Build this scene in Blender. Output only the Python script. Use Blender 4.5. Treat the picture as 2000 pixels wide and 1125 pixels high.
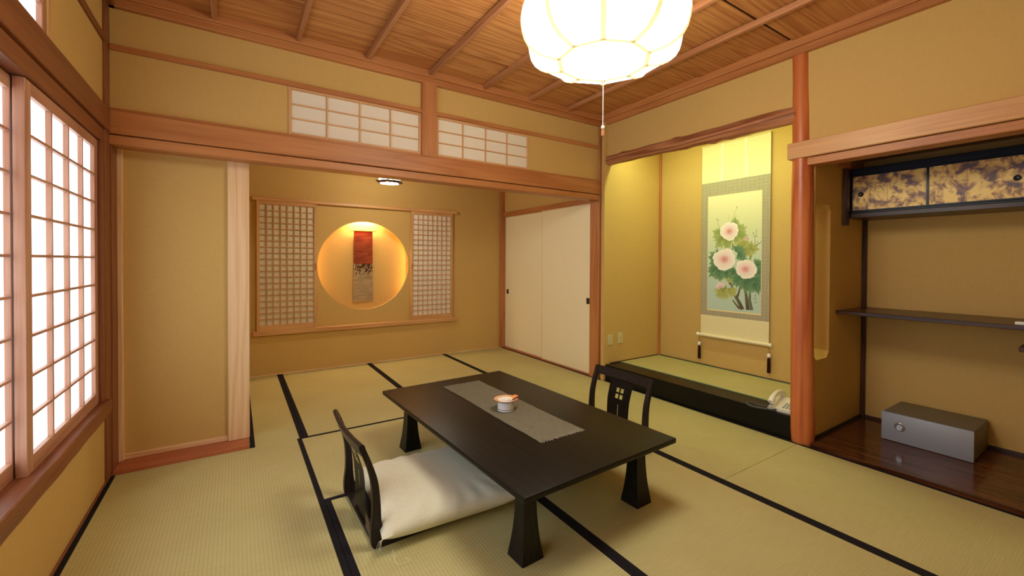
import bpy, bmesh, math, random
from math import sin, cos, pi, radians
from mathutils import Vector, Matrix

for o in list(bpy.data.objects):
    bpy.data.objects.remove(o)
scene = bpy.context.scene
COL = scene.collection
R_ = random.Random(7)

# ------------------------------------------------------------------ camera
FPX, YAW, VC, PITCH, UC, ROLL = 840.18, .5929, 520.43, .0112, 1026.89, -.0051
s_, c_ = sin(YAW), cos(YAW)
R0 = Vector((c_, -s_, 0)); U0 = Vector((s_*sin(PITCH), c_*sin(PITCH), cos(PITCH)))
FW = Vector((s_*cos(PITCH), c_*cos(PITCH), -sin(PITCH)))
RT = R0*cos(ROLL) - U0*sin(ROLL); UP = R0*sin(ROLL) + U0*cos(ROLL)
cam_d = bpy.data.cameras.new('camera')
cam = bpy.data.objects.new('camera', cam_d); COL.objects.link(cam)
cam.matrix_world = Matrix(((RT.x, UP.x, -FW.x, 0), (RT.y, UP.y, -FW.y, 0), (RT.z, UP.z, -FW.z, 1.15), (0, 0, 0, 1)))
cam_d.sensor_width = 36; cam_d.lens = 36*FPX/2000
cam_d.shift_x = -(UC-1000)/2000; cam_d.shift_y = (VC-562.5)/2000
cam_d.clip_start = .02
scene.camera = cam

# ------------------------------------------------------------------ light and exposure
scene.view_settings.view_transform = 'Standard'
scene.view_settings.look = 'None'
scene.view_settings.exposure = 0.60
scene.view_settings.gamma = 1.0
scene.view_settings.use_curve_mapping = False
w = bpy.data.worlds.new('daylight'); scene.world = w; w.use_nodes = True
w.node_tree.nodes['Background'].inputs[0].default_value = (.75, .85, 1, 1)
w.node_tree.nodes['Background'].inputs[1].default_value = 1.0
LAMP_E, LAMP_C = 12.2, (1.0, .95, .79)
WIN_E, WIN_C = 1.5, (.74, .88, 1.0)

def area(name, loc, rot, sx, sy, power, color, spread=pi):
    l = bpy.data.lights.new(name, 'AREA'); l.shape = 'RECTANGLE'; l.size = sx; l.size_y = sy
    l.energy = power; l.color = color; l.spread = spread
    o = bpy.data.objects.new(name, l); COL.objects.link(o); o.location = loc; o.rotation_euler = rot
    return o
# fluorescent tube hidden behind the alcove lintel, faces down into the alcove
area('alcove_tube_light', (3.16, 2.2, 2.36), (0, radians(-14), 0), .05, 1.3, 8.0, (.84, 1.0, .42))
# warm lamp hidden above the round opening; side fills added for the reflected glow
area('recess_lamp_light', (1.197, 5.05, 1.64), (0, 0, 0), .3, .05, 5.0, (1, .66, .30))
area('recess_side_fill', (.64, 5.05, 1.12), (0, radians(-90), 0), .8, .04, .6, (1, .56, .16))
area('recess_side_fill', (1.71, 5.05, 1.12), (0, radians(90), 0), .8, .04, .8, (1, .56, .16))

# ------------------------------------------------------------------ colours and materials
def sl(c):
    c = c/255
    return c/12.92 if c <= .04045 else ((c+.055)/1.055)**2.4
def rgb(r, g, b): return (sl(r), sl(g), sl(b), 1)

class NT:
    def __init__(s, name):
        s.m = bpy.data.materials.new(name); s.m.use_nodes = True; s.t = s.m.node_tree
        s.b = s.t.nodes['Principled BSDF']
    def n(s, typ, **kw):
        x = s.t.nodes.new(typ)
        for k, v in kw.items():
            if k.startswith('i_'):
                key = k[2:]; key = int(key) if key.isdigit() else key
                x.inputs[key].default_value = v
            else: setattr(x, k, v)
        return x
    def l(s, a, b): s.t.links.new(a, b)
    def coords(s, scale, kind='Object', loc=(0, 0, 0)):
        tc = s.n('ShaderNodeTexCoord'); mp = s.n('ShaderNodeMapping')
        mp.inputs['Scale'].default_value = scale; mp.inputs['Location'].default_value = loc
        s.l(tc.outputs[kind], mp.inputs[0]); return mp.outputs[0]
    def ramp(s, fac, stops):
        r = s.n('ShaderNodeValToRGB'); e = r.color_ramp.elements
        while len(e) < len(stops): e.new(.5)
        for i, (p, c) in enumerate(stops): e[i].position = p; e[i].color = c
        s.l(fac, r.inputs[0]); return r.outputs[0]
    def mix(s, fac, a, b, mode='MIX'):
        x = s.n('ShaderNodeMix', data_type='RGBA', blend_type=mode)
        for sock, v in ((x.inputs[0], fac), (x.inputs[6], a), (x.inputs[7], b)):
            if hasattr(v, 'is_linked'): s.l(v, sock)
            else: sock.default_value = v
        return x.outputs[2]
    def math(s, op, a, b=0.0):
        x = s.n('ShaderNodeMath', operation=op)
        for sock, v in ((x.inputs[0], a), (x.inputs[1], b)):
            if hasattr(v, 'is_linked'): s.l(v, sock)
            else: sock.default_value = v
        return x.outputs[0]
    def bump(s, h, strength, dist=.002):
        b = s.n('ShaderNodeBump'); b.inputs['Strength'].default_value = strength; b.inputs['Distance'].default_value = dist
        s.l(h, b.inputs['Height']); s.l(b.outputs[0], s.b.inputs['Normal'])

def plain(name, col, rough=.5, metal=0, spec=.5, coat=0):
    t = NT(name); t.b.inputs['Base Color'].default_value = col; t.b.inputs['Roughness'].default_value = rough
    t.b.inputs['Metallic'].default_value = metal; t.b.inputs['Specular IOR Level'].default_value = spec
    t.b.inputs['Coat Weight'].default_value = coat
    return t.m

def wood(name, light, dark, axis, cross=9, rough=.42, fine=1.0, rings=9.0, ringamt=.45, spec=.4, bump=.15):
    t = NT(name)
    sc = [cross]*3; sc[axis] = cross*.06
    sf = [150*fine]*3; sf[axis] = 3.0
    info = t.n('ShaderNodeObjectInfo')
    tc = t.n('ShaderNodeTexCoord')
    add = t.n('ShaderNodeVectorMath', operation='ADD')
    t.l(tc.outputs['Object'], add.inputs[0])
    mul = t.n('ShaderNodeVectorMath', operation='SCALE'); comb = t.n('ShaderNodeCombineXYZ')
    for i in range(3): t.l(info.outputs['Random'], comb.inputs[i])
    t.l(comb.outputs[0], mul.inputs[0]); mul.inputs['Scale'].default_value = 7.3
    t.l(mul.outputs[0], add.inputs[1])
    def mapped(scale):
        mp = t.n('ShaderNodeMapping'); mp.inputs['Scale'].default_value = scale; t.l(add.outputs[0], mp.inputs[0]); return mp.outputs[0]
    n1 = t.n('ShaderNodeTexNoise'); n1.inputs['Detail'].default_value = 1.5; n1.inputs['Scale'].default_value = 1; t.l(mapped(sc), n1.inputs[0])
    ring = t.math('PINGPONG', t.math('MULTIPLY', n1.outputs[0], rings), .5)
    ring = t.math('MULTIPLY', ring, 2.0)
    ring = t.math('POWER', ring, 1.6)
    n2 = t.n('ShaderNodeTexNoise'); n2.inputs['Detail'].default_value = 3; n2.inputs['Scale'].default_value = 1; t.l(mapped(sf), n2.inputs[0])
    n3 = t.n('ShaderNodeTexNoise'); n3.inputs['Detail'].default_value = 2; n3.inputs['Scale'].default_value = 1
    s3 = [3.5]*3; s3[axis] = .9; t.l(mapped(s3), n3.inputs[0])
    a = t.math('MULTIPLY', ring, ringamt)
    b = t.math('MULTIPLY', n2.outputs[0], .55)
    c = t.math('MULTIPLY', n3.outputs[0], .5)
    f = t.math('ADD', t.math('ADD', a, b), c)
    colr = t.ramp(f, [(.28, light), (.95, dark)])
    t.l(colr, t.b.inputs['Base Color'])
    t.b.inputs['Roughness'].default_value = rough; t.b.inputs['Specular IOR Level'].default_value = spec
    t.bump(n2.outputs[0], bump, .001)
    return t.m

def woods(name, light, dark, **kw): return [wood(name+'_'+'xyz'[i], light, dark, i, **kw) for i in range(3)]
CEDAR = woods('red_cedar', rgb(208, 144, 88), rgb(158, 92, 48), rings=5, ringamt=.2)
DARKC = woods('dark_cedar', rgb(158, 98, 62), rgb(104, 58, 34), rings=5, ringamt=.2)  # darker cedar tone for the west-side trim, sill and jambs
PALE = woods('pale_cypress', rgb(246, 218, 176), rgb(224, 178, 130), rings=7, ringamt=.35)
RAIL = woods('tan_cypress', rgb(230, 184, 128), rgb(192, 136, 86), rings=6, ringamt=.25)
CEIL = woods('ceiling_cedar', rgb(222, 162, 98), rgb(158, 92, 44), cross=4.5, rings=16, ringamt=.26, rough=.5, fine=.5)
BATTEN = woods('batten_cedar', rgb(200, 142, 98), rgb(150, 94, 58), rings=5, ringamt=.2)
REDW = woods('red_plank', rgb(202, 124, 84), rgb(160, 86, 54), rings=8, ringamt=.3)
DARKW = woods('dark_shelf_wood', rgb(98, 68, 56), rgb(46, 30, 26), rings=8, ringamt=.4, rough=.3)
GLOSSW = woods('glossy_floor_wood', rgb(116, 66, 36), rgb(56, 28, 14), rings=9, ringamt=.4, rough=.16, bump=.04)
WINW = woods('window_cedar', rgb(212, 166, 140), rgb(168, 112, 84), rings=6, ringamt=.3)
POLE = wood('polished_log', rgb(226, 138, 80), rgb(176, 88, 46), 2, rough=.34, fine=.3, rings=5, ringamt=.35, spec=.5, bump=.1)
LOG = wood('rustic_log', rgb(216, 154, 110), rgb(136, 80, 50), 1, rough=.45, fine=.25, rings=7, ringamt=.45, bump=.6)

def wallpaper(name, col, amt=.12, scale=420):
    t = NT(name)
    v1 = t.n('ShaderNodeTexNoise'); v1.inputs['Scale'].default_value = 1; v1.inputs['Detail'].default_value = 2
    t.l(t.coords((scale, scale, 22)), v1.inputs[0])
    v2 = t.n('ShaderNodeTexNoise'); v2.inputs['Scale'].default_value = 1; v2.inputs['Detail'].default_value = 2
    t.l(t.coords((26, 26, scale)), v2.inputs[0])
    f = t.math('ADD', v1.outputs[0], v2.outputs[0])
    d = tuple(x*(1-amt*1.6) for x in col[:3])+(1,); l = tuple(min(1, x*(1+amt)) for x in col[:3])+(1,)
    t.l(t.ramp(f, [(.7, d), (1.3, l)]), t.b.inputs['Base Color'])
    r = t.t.nodes['Color Ramp'] if 'Color Ramp' in t.t.nodes else None
    t.b.inputs['Roughness'].default_value = .88; t.b.inputs['Specular IOR Level'].default_value = .2
    t.bump(f, .25, .001)
    return t.m
WALL = wallpaper('mustard_fabric_wallpaper', rgb(207, 173, 107), .035)
FUSUMA = wallpaper('cream_door_paper', rgb(248, 240, 206), .02)

def tatami(name, along, l, d):
    t = NT(name)
    sx = [0, 0, 0]; ac = 1-along
    # ridges parallel to the long side
    tc = t.n('ShaderNodeTexCoord'); sep = t.n('ShaderNodeSeparateXYZ'); t.l(tc.outputs['Object'], sep.inputs[0])
    ax = sep.outputs[ac]; al = sep.outputs[along]
    ridge = t.math('ABSOLUTE', t.math('SINE', t.math('MULTIPLY', ax, pi/.0138)))
    ridge = t.math('POWER', ridge, .6)
    rush = t.math('SINE', t.math('MULTIPLY', al, 2*pi/.011))
    sc = [60, 60, 60]; sc[ac] = 9; sc[along] = 330
    n = t.n('ShaderNodeTexNoise'); n.inputs['Scale'].default_value = 1; n.inputs['Detail'].default_value = 2; t.l(t.coords(sc), n.inputs[0])
    n2 = t.n('ShaderNodeTexNoise'); n2.inputs['Scale'].default_value = 2.2; n2.inputs['Detail'].default_value = 3; t.l(tc.outputs['Object'], n2.inputs[0])
    f = t.math('ADD', t.math('MULTIPLY', ridge, .22), t.math('MULTIPLY', n.outputs[0], .42))
    f = t.math('ADD', f, t.math('MULTIPLY', n2.outputs[0], .3))
    f = t.math('ADD', f, t.math('MULTIPLY', rush, .03))
    t.l(t.ramp(f, [(.25, d), (.85, l)]), t.b.inputs['Base Color'])
    t.b.inputs['Roughness'].default_value = .62; t.b.inputs['Specular IOR Level'].default_value = .3
    t.bump(t.math('ADD', ridge, t.math('MULTIPLY', n.outputs[0], .5)), .35, .0012)
    return t.m
TL, TD = rgb(212, 205, 150), rgb(172, 162, 106)
TATAMI_X = tatami('tatami_straw_x', 0, TL, TD)
TATAMI_Y = tatami('tatami_straw_y', 1, TL, TD)

def cloth(name, col, scale=700, rough=.9, amt=.1, bump=.3, sheen=.0):
    t = NT(name)
    a = t.n('ShaderNodeTexNoise'); a.inputs['Scale'].default_value = 1; t.l(t.coords((scale, scale*.06, scale)), a.inputs[0])
    b = t.n('ShaderNodeTexNoise'); b.inputs['Scale'].default_value = 1; t.l(t.coords((scale*.06, scale, scale*.06)), b.inputs[0])
    f = t.math('ADD', a.outputs[0], b.outputs[0])
    f = t.math('MULTIPLY', f, .5)
    d = tuple(x*(1-amt*2) for x in col[:3])+(1,); l = tuple(min(1, x*(1+amt*1.5)) for x in col[:3])+(1,)
    t.l(t.ramp(f, [(.35, d), (.65, l)]), t.b.inputs['Base Color'])
    t.b.inputs['Roughness'].default_value = rough; t.b.inputs['Specular IOR Level'].default_value = .15
    t.bump(f, bump, .001)
    return t.m
BLACKCLOTH = cloth('black_edge_cloth', rgb(34, 32, 36), 900, amt=.2)
GREENCLOTH = cloth('green_edge_cloth', rgb(132, 156, 126), 900, amt=.12)
CUSHION = cloth('cream_cushion_cloth', rgb(232, 231, 208), 500, amt=.04, bump=.15)
RUNNER = cloth('grey_linen', rgb(166, 160, 138), 420, amt=.10, bump=.4)

def lacquer(name, col, rough, axis=1):
    t = NT(name)
    sc = [160]*3; sc[axis] = 4
    n = t.n('ShaderNodeTexNoise'); n.inputs['Scale'].default_value = 1; n.inputs['Detail'].default_value = 3; t.l(t.coords(sc), n.inputs[0])
    d = tuple(x*.6 for x in col[:3])+(1,); l = tuple(x*1.35 for x in col[:3])+(1,)
    t.l(t.ramp(n.outputs[0], [(.35, d), (.7, l)]), t.b.inputs['Base Color'])
    t.b.inputs['Roughness'].default_value = rough; t.b.inputs['Specular IOR Level'].default_value = .22
    t.bump(n.outputs[0], .08, .0006)
    return t.m
TABLEM = lacquer('dark_brown_lacquer', rgb(28, 25, 20), .40)
LEGM = lacquer('dark_leg_lacquer', rgb(30, 28, 25), .34, 2)
CHAIRM = lacquer('dark_chair_lacquer', rgb(40, 33, 32), .3, 2)
KAMACHI = lacquer('black_lacquer', rgb(20, 20, 20), .3, 1)
BLUEBLK = lacquer('blue_black_lacquer', rgb(30, 36, 52), .28, 1)

def emitter(name, col, e, base=(.9, .9, .88, 1)):
    t = NT(name); t.b.inputs['Base Color'].default_value = base
    t.b.inputs['Emission Color'].default_value = col+(1,); t.b.inputs['Emission Strength'].default_value = e
    t.b.inputs['Roughness'].default_value = .8
    return t.m
LAMPM = emitter('glowing_lamp_paper', LAMP_C, LAMP_E)
WINM = emitter('daylit_window_paper', WIN_C, WIN_E)
SMALLM = emitter('glowing_glass', (1, .90, .70), 52)

def shoji_paper(name, col):
    t = NT(name)
    n = t.n('ShaderNodeTexNoise'); n.inputs['Scale'].default_value = 60; n.inputs['Detail'].default_value = 3
    t.l(t.coords((1, 1, 1)), n.inputs[0])
    d = tuple(x*.94 for x in col[:3])+(1,)
    t.l(t.ramp(n.outputs[0], [(.4, d), (.6, col)]), t.b.inputs['Base Color'])
    t.b.inputs['Roughness'].default_value = .9; t.b.inputs['Specular IOR Level'].default_value = .1
    return t.m
PAPER = shoji_paper('white_shoji_paper', rgb(240, 234, 222))
def backlit_paper():
    t = NT('thin_transom_paper'); t.b.inputs['Base Color'].default_value = rgb(248, 244, 234); t.b.inputs['Roughness'].default_value = .9
    tr = t.n('ShaderNodeBsdfTranslucent'); tr.inputs[0].default_value = rgb(255, 252, 244)
    mx = t.n('ShaderNodeMixShader'); mx.inputs[0].default_value = .35
    t.l(t.b.outputs[0], mx.inputs[1]); t.l(tr.outputs[0], mx.inputs[2]); t.l(mx.outputs[0], t.t.nodes['Material Output'].inputs[0])
    return t.m
THINP = backlit_paper()
PAPERW = shoji_paper('cream_shoji_paper', rgb(226, 216, 190))

def vcol(name, rough=.85):
    t = NT(name); a = t.n('ShaderNodeVertexColor'); a.layer_name = 'Col'; t.l(a.outputs[0], t.b.inputs['Base Color'])
    t.b.inputs['Roughness'].default_value = rough; t.b.inputs['Specular IOR Level'].default_value = .15
    return t.m
PAINT = vcol('painted_silk')

WHITE = plain('white_plastic', rgb(236, 234, 224), .35)
CREAMP = plain('cream_plastic', rgb(214, 204, 160), .4)
GREYK = plain('grey_plastic', rgb(110, 112, 116), .5)
PORC = plain('white_porcelain', rgb(246, 246, 250), .12, coat=.5)
SILVER = plain('silver_painted_steel', rgb(150, 150, 150), .34, metal=.55)
CHROME = plain('chrome', rgb(210, 212, 220), .18, metal=1)
BRASS = plain('brass', rgb(190, 150, 80), .3, metal=1)
BLACKP = plain('black_metal', rgb(26, 22, 20), .4)
IVORY = plain('ivory_roller', rgb(246, 234, 200), .35)
TASSEL = cloth('dark_maroon_thread', rgb(44, 18, 26), 900, amt=.2)
STRING = plain('white_string', rgb(244, 236, 220), .7)
RIBM = plain('lamp_rib_wood', rgb(252, 236, 196), .5)
def translucent_rib():
    t = NT('thin_translucent_rib'); t.b.inputs['Base Color'].default_value = rgb(255, 240, 204); t.b.inputs['Roughness'].default_value = .6
    tr = t.n('ShaderNodeBsdfTranslucent'); tr.inputs[0].default_value = rgb(255, 244, 210)
    mx = t.n('ShaderNodeMixShader'); mx.inputs[0].default_value = .03
    t.l(t.b.outputs[0], mx.inputs[1]); t.l(tr.outputs[0], mx.inputs[2]); t.l(mx.outputs[0], t.t.nodes['Material Output'].inputs[0])
    return t.m
RIBM = translucent_rib()
CORDM = plain('grey_cord', rgb(86, 92, 100), .5)

# ------------------------------------------------------------------ mesh helper
class MB:
    def __init__(s): s.bm = bmesh.new()
    def box(s, x0, x1, y0, y1, z0, z1, bevel=0.0, seg=1):
        vs = [s.bm.verts.new(p) for p in ((x0,y0,z0),(x1,y0,z0),(x1,y1,z0),(x0,y1,z0),(x0,y0,z1),(x1,y0,z1),(x1,y1,z1),(x0,y1,z1))]
        fs = [s.bm.faces.new([vs[i] for i in f]) for f in ((3,2,1,0),(4,5,6,7),(0,1,5,4),(1,2,6,5),(2,3,7,6),(3,0,4,7))]
        if bevel > 0:
            es = list({e for f in fs for e in f.edges})
            bmesh.ops.bevel(s.bm, geom=es, offset=bevel, segments=seg, affect='EDGES', profile=.5)
        return s
    def prism(s, pts, axis, a, b, bevel=0.0, seg=1):
        """pts: 2-D polygon in the other two axes (in xyz order); extruded along axis a..b"""
        def p3(u, v, t):
            q = [u, v]; q.insert(axis, t); return q
        A = [s.bm.verts.new(p3(u, v, a)) for u, v in pts]; B = [s.bm.verts.new(p3(u, v, b)) for u, v in pts]
        n = len(pts); fs = [s.bm.faces.new(A[::-1]), s.bm.faces.new(B)]
        for i in range(n): fs.append(s.bm.faces.new([A[i], A[(i+1)%n], B[(i+1)%n], B[i]]))
        if bevel > 0:
            es = list(fs[0].edges)+list(fs[1].edges)
            bmesh.ops.bevel(s.bm, geom=es, offset=bevel, segments=seg, affect='EDGES', profile=.5)
        return s
    def tube(s, pts, rad, n=8, caps=True, closed=False):
        pts = [Vector(p) for p in pts]; rings = []
        m = len(pts)
        for i, p in enumerate(pts):
            if closed: d = pts[(i+1)%m]-pts[i-1]
            else: d = pts[min(i+1, m-1)]-pts[max(i-1, 0)]
            d.normalize()
            up = Vector((0, 0, 1)) if abs(d.z) < .9 else Vector((1, 0, 0))
            a = d.cross(up).normalized(); b = d.cross(a).normalized()
            r = rad[i] if isinstance(rad, (list, tuple)) else rad
            rings.append([s.bm.verts.new(p+(a*cos(2*pi*k/n)+b*sin(2*pi*k/n))*r) for k in range(n)])
        for i in range(m if closed else m-1):
            A, B = rings[i], rings[(i+1)%m]
            for k in range(n): s.bm.faces.new([A[k], A[(k+1)%n], B[(k+1)%n], B[k]])
        if caps and not closed:
            s.bm.faces.new(rings[0][::-1]); s.bm.faces.new(rings[-1])
        return s
    def lathe(s, prof, n=32, c=(0, 0), phase=0.0):
        rings = []
        for r, z in prof:
            if r < 1e-5: rings.append([s.bm.verts.new((c[0], c[1], z))]*n)
            else: rings.append([s.bm.verts.new((c[0]+r*cos(2*pi*k/n+phase), c[1]+r*sin(2*pi*k/n+phase), z)) for k in range(n)])
        for A, B in zip(rings, rings[1:]):
            for k in range(n):
                f = []
                for v in (A[k], A[(k+1)%n], B[(k+1)%n], B[k]):
                    if v not in f: f.append(v)
                if len(f) > 2: s.bm.faces.new(f)
        return s
    def face(s, pts): return s.bm.faces.new([s.bm.verts.new(p) for p in pts])
    def build(s, name, mat, parent=None, origin=None, smooth=False, angle=40, kind=None, label=None, cat=None, group=None):
        bm = s.bm
        bmesh.ops.recalc_face_normals(bm, faces=bm.faces)
        if origin is None and parent is None:
            xs = [v.co for v in bm.verts]
            origin = Vector([(min(v[i] for v in xs)+max(v[i] for v in xs))/2 for i in (0, 1)]+[min(v[2] for v in xs)])
        if origin is not None: bmesh.ops.translate(bm, verts=bm.verts, vec=-Vector(origin))
        me = bpy.data.meshes.new(name); bm.to_mesh(me); bm.free()
        mats = mat if isinstance(mat, (list, tuple)) else [mat]
        for m in mats: me.materials.append(m)
        if smooth:
            for p in me.polygons: p.use_smooth = True
            me.set_sharp_from_angle(angle=radians(angle))
        o = bpy.data.objects.new(name, me); COL.objects.link(o)
        if origin is not None: o.location = origin
        if parent is not None: o.parent = parent
        return tag(o, label, cat, group, kind)

def tag(o, label=None, cat=None, group=None, kind=None):
    if label: o['label'] = label
    if cat: o['category'] = cat
    if group: o['group'] = group
    if kind: o['kind'] = kind
    return o
def thing(name, loc, label=None, cat=None, group=None, rz=0.0, kind=None):
    o = bpy.data.objects.new(name, None); COL.objects.link(o); o.location = loc; o.rotation_euler = (0, 0, rz)
    o.empty_display_size = .1
    return tag(o, label, cat, group, kind)
def part(o, mat=None): return o
def copy_tree(o, parent=None):
    c = o.copy(); COL.objects.link(c)
    if parent is not None: c.parent = parent
    for ch in list(o.children): copy_tree(ch, c)
    return c
def dup_obj(o, loc, parent):
    c = o.copy(); COL.objects.link(c); c.parent = parent; c.location = loc; return c
def bx(name, mat, x0, x1, y0, y1, z0, z1, bevel=.002, parent=None, **kw):
    """box mesh with its own origin at its centre"""
    cx, cy, cz = (x0+x1)/2, (y0+y1)/2, (z0+z1)/2
    m = MB().box(x0-cx, x1-cx, y0-cy, y1-cy, z0-cz, z1-cz, bevel)
    o = m.build(name, mat, parent, origin=(0, 0, 0), **kw)
    o.location = (cx, cy, cz)
    return o

def plate_hole(axis, a, b, rect, c, hole, n=96, extra=()):
    """flat plate (thickness a..b along axis) with a star-shaped hole about c; hole(angle)->radius"""
    u0, u1, v0, v1 = rect
    ang = [2*pi*i/n for i in range(n)]+[math.atan2(v-c[1], u-c[0]) % (2*pi) for u in (u0, u1) for v in (v0, v1)]+[e % (2*pi) for e in extra]
    ang = sorted(set(round(x, 6) for x in ang))
    def outer(t):
        dx, dy = cos(t), sin(t); k = 1e9
        if dx > 1e-9: k = min(k, (u1-c[0])/dx)
        if dx < -1e-9: k = min(k, (u0-c[0])/dx)
        if dy > 1e-9: k = min(k, (v1-c[1])/dy)
        if dy < -1e-9: k = min(k, (v0-c[1])/dy)
        return k
    m = MB()
    def V(u, v, t):
        q = [u, v]; q.insert(axis, t); return m.bm.verts.new(q)
    L = []
    for t in ang:
        h, o = hole(t), outer(t)
        L.append([V(c[0]+h*cos(t), c[1]+h*sin(t), a), V(c[0]+o*cos(t), c[1]+o*sin(t), a), V(c[0]+o*cos(t), c[1]+o*sin(t), b), V(c[0]+h*cos(t), c[1]+h*sin(t), b)])
    for i in range(len(L)):
        A, B = L[i], L[(i+1) % len(L)]
        for k in range(4): m.bm.faces.new([A[k], A[(k+1) % 4], B[(k+1) % 4], B[k]])
    return m
def poly_hole(poly, c):
    def h(t):
        d = Vector((cos(t), sin(t))); best = 1e9
        for i in range(len(poly)):
            p = Vector(poly[i])-Vector(c); q = Vector(poly[(i+1) % len(poly)])-Vector(c); e = q-p
            den = d.x*e.y-d.y*e.x
            if abs(den) < 1e-12: continue
            k = (p.x*e.y-p.y*e.x)/den; u = (p.x*d.y-p.y*d.x)/den
            if k > 0 and -1e-9 <= u <= 1+1e-9: best = min(best, k)
        return best
    return h, [math.atan2(p[1]-c[1], p[0]-c[0]) for p in poly]

# ------------------------------------------------------------------ key planes
XW, XE, YN, YB, YS = -.56, 2.985, 3.11, 4.98, -.42
ZT = 2.478         # bottom of the ceiling cornice
ZC = 2.56          # underside of the ceiling boards
XT, YT0, YT1, ZF = 3.775, 1.36, 3.03, .155   # alcove back, right and left walls, raised floor
XA, YA = 3.84, 1.244                          # shelf alcove back and left wall

# ------------------------------------------------------------------ structure: floors
floor = MB().box(XW-.05, XE+.02, YS-.05, YB+.05, -.12, -.055).build('floor', plain('subfloor_board', rgb(120, 95, 60), .9), kind='structure')
def mat_tatami(x0, x1, y0, y1, along, bands, z=0.0, parent=floor, th=.05, band=.027, cm=BLACKCLOTH):
    cx, cy = (x0+x1)/2, (y0+y1)/2
    g = .0008
    o = MB().box(x0-cx+g, x1-cx-g, y0-cy+g, y1-cy-g, -th, 0, .0015).build('tatami_mat', TATAMI_Y if along else TATAMI_X, parent, origin=(0, 0, 0))
    o.matrix_parent_inverse = Matrix.Identity(4)
    o.location = Vector((cx, cy, z))-parent.location
    for side in bands:
        if along:  q = (x0-cx, x0-cx+band) if side < 0 else (x1-cx-band, x1-cx); b = (q[0]+g, q[1]-g, y0-cy+g, y1-cy-g)
        else:      q = (y0-cy, y0-cy+band) if side < 0 else (y1-cy-band, y1-cy); b = (x0-cx+g, x1-cx-g, q[0]+g, q[1]-g)
        MB().box(b[0], b[1], b[2], b[3], -.01, .0012, .0008).build('edge_band', cm, o, origin=(0, 0, 0))
    return o
B1, B2, B3 = .338, 1.225, 2.118
mat_tatami(XW, B1+.012, 1.34, YN, 1, (-1, 1))
mat_tatami(XW, B1+.012, YS, 1.34, 1, (-1, 1))
mat_tatami(B1+.012, B3, 2.222, YN+.01, 0, (-1, 1))
mat_tatami(B1+.012, B2, .46, 2.222, 1, (-1, 1))
mat_tatami(B2, B3, .46, 2.222, 1, (-1, 1))
mat_tatami(B1+.012, B3, YS, .46, 0, (-1, 1))
mat_tatami(B3, XE-.01, 1.29, YN-.05, 1, (-1, 1))
mat_tatami(B3, XE-.01, YS, 1.29, 1, (-1, 1))
mat_tatami(.07, .365, YN+.002, YB, 1, (-1, 1))
mat_tatami(.365, 1.235, YN+.012, YB, 1, (-1, 1))
mat_tatami(1.235, 2.13, YN+.012, YB, 1, (-1, 1))
mat_tatami(2.13, 2.965, YN-.05, YB, 1, (-1, 1))

# ------------------------------------------------------------------ structure: west wall with shoji windows
ZS0, ZS1 = .435, 1.745     # sill top, head bottom
wy0, wy1 = .30, 2.95       # window opening along Y
TY0, TY1 = .60, 2.235       # upper transom opening along Y
m = MB()
xw0 = XW-.08
m.box(xw0, XW, YS, YN, -.05, ZS0-.07)
m.box(xw0, XW, YS, wy0, ZS0-.07, ZS1)
m.box(xw0, XW, wy1+.07, YN, ZS0-.07, ZS1)
m.box(xw0, XW, YS, YN, ZS1+.06, 1.94)
m.box(xw0, XW, YS, TY0, 1.94, 2.26); m.box(xw0, XW, TY1+.02, YN, 1.94, 2.26)
m.box(xw0, XW, YS, YN, 2.26, ZC+.02)
m.build('wall_west', WALL, kind='structure')
def trim(n, mat, *b, bevel=.003, parent=None):
    return bx('trim_%d' % n, mat, *b, bevel=bevel, parent=parent, kind='structure')
bx('baseboard_west', DARKC[1], XW, XW+.008, YS, YN-.08, 0, .012, kind='structure')
trim(1, DARKC[1], XW-.01, XW+.018, YS, YN-.015, 1.815, 1.93)         # nageshi rail, west
trim(2, DARKC[1], XW-.10, XW+.005, YS, YN-.015, 1.745, 1.812)        # head track, west
trim(3, DARKC[1], XW-.01, XW+.012, YS, YN-.02, 2.258, 2.292)          # upper rail, west
# sill with a wavy natural face
m = MB(); n = 60
prev = None
for i in range(n+1):
    y = YS+(YN-.09-YS)*i/n
    e = XW+.028+.0012*sin(y*9)+.001*sin(y*23+1)
    ring = [m.bm.verts.new(p) for p in ((XW-.12, y, ZS0-.07), (e-.002, y, ZS0-.07), (e, y, ZS0-.004), (e-.004-.001*sin(y*14), y, ZS0), (XW-.12, y, ZS0))]
    if prev:
        for k in range(5): m.bm.faces.new([prev[k], prev[(k+1) % 5], ring[(k+1) % 5], ring[k]])
    else: m.bm.faces.new(ring)
    prev = ring
m.bm.faces.new(prev[::-1])
m.build('trim_4', DARKC[1], kind='structure')
trim(5, DARKC[2], XW-.06, XW+.006, 2.955, 3.025, ZS0, 1.745)         # window jamb post
trim(6, DARKC[2], XW-.06, XW+.010, 3.02, YN+.01, 0, ZC)         # corner pillar

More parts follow.
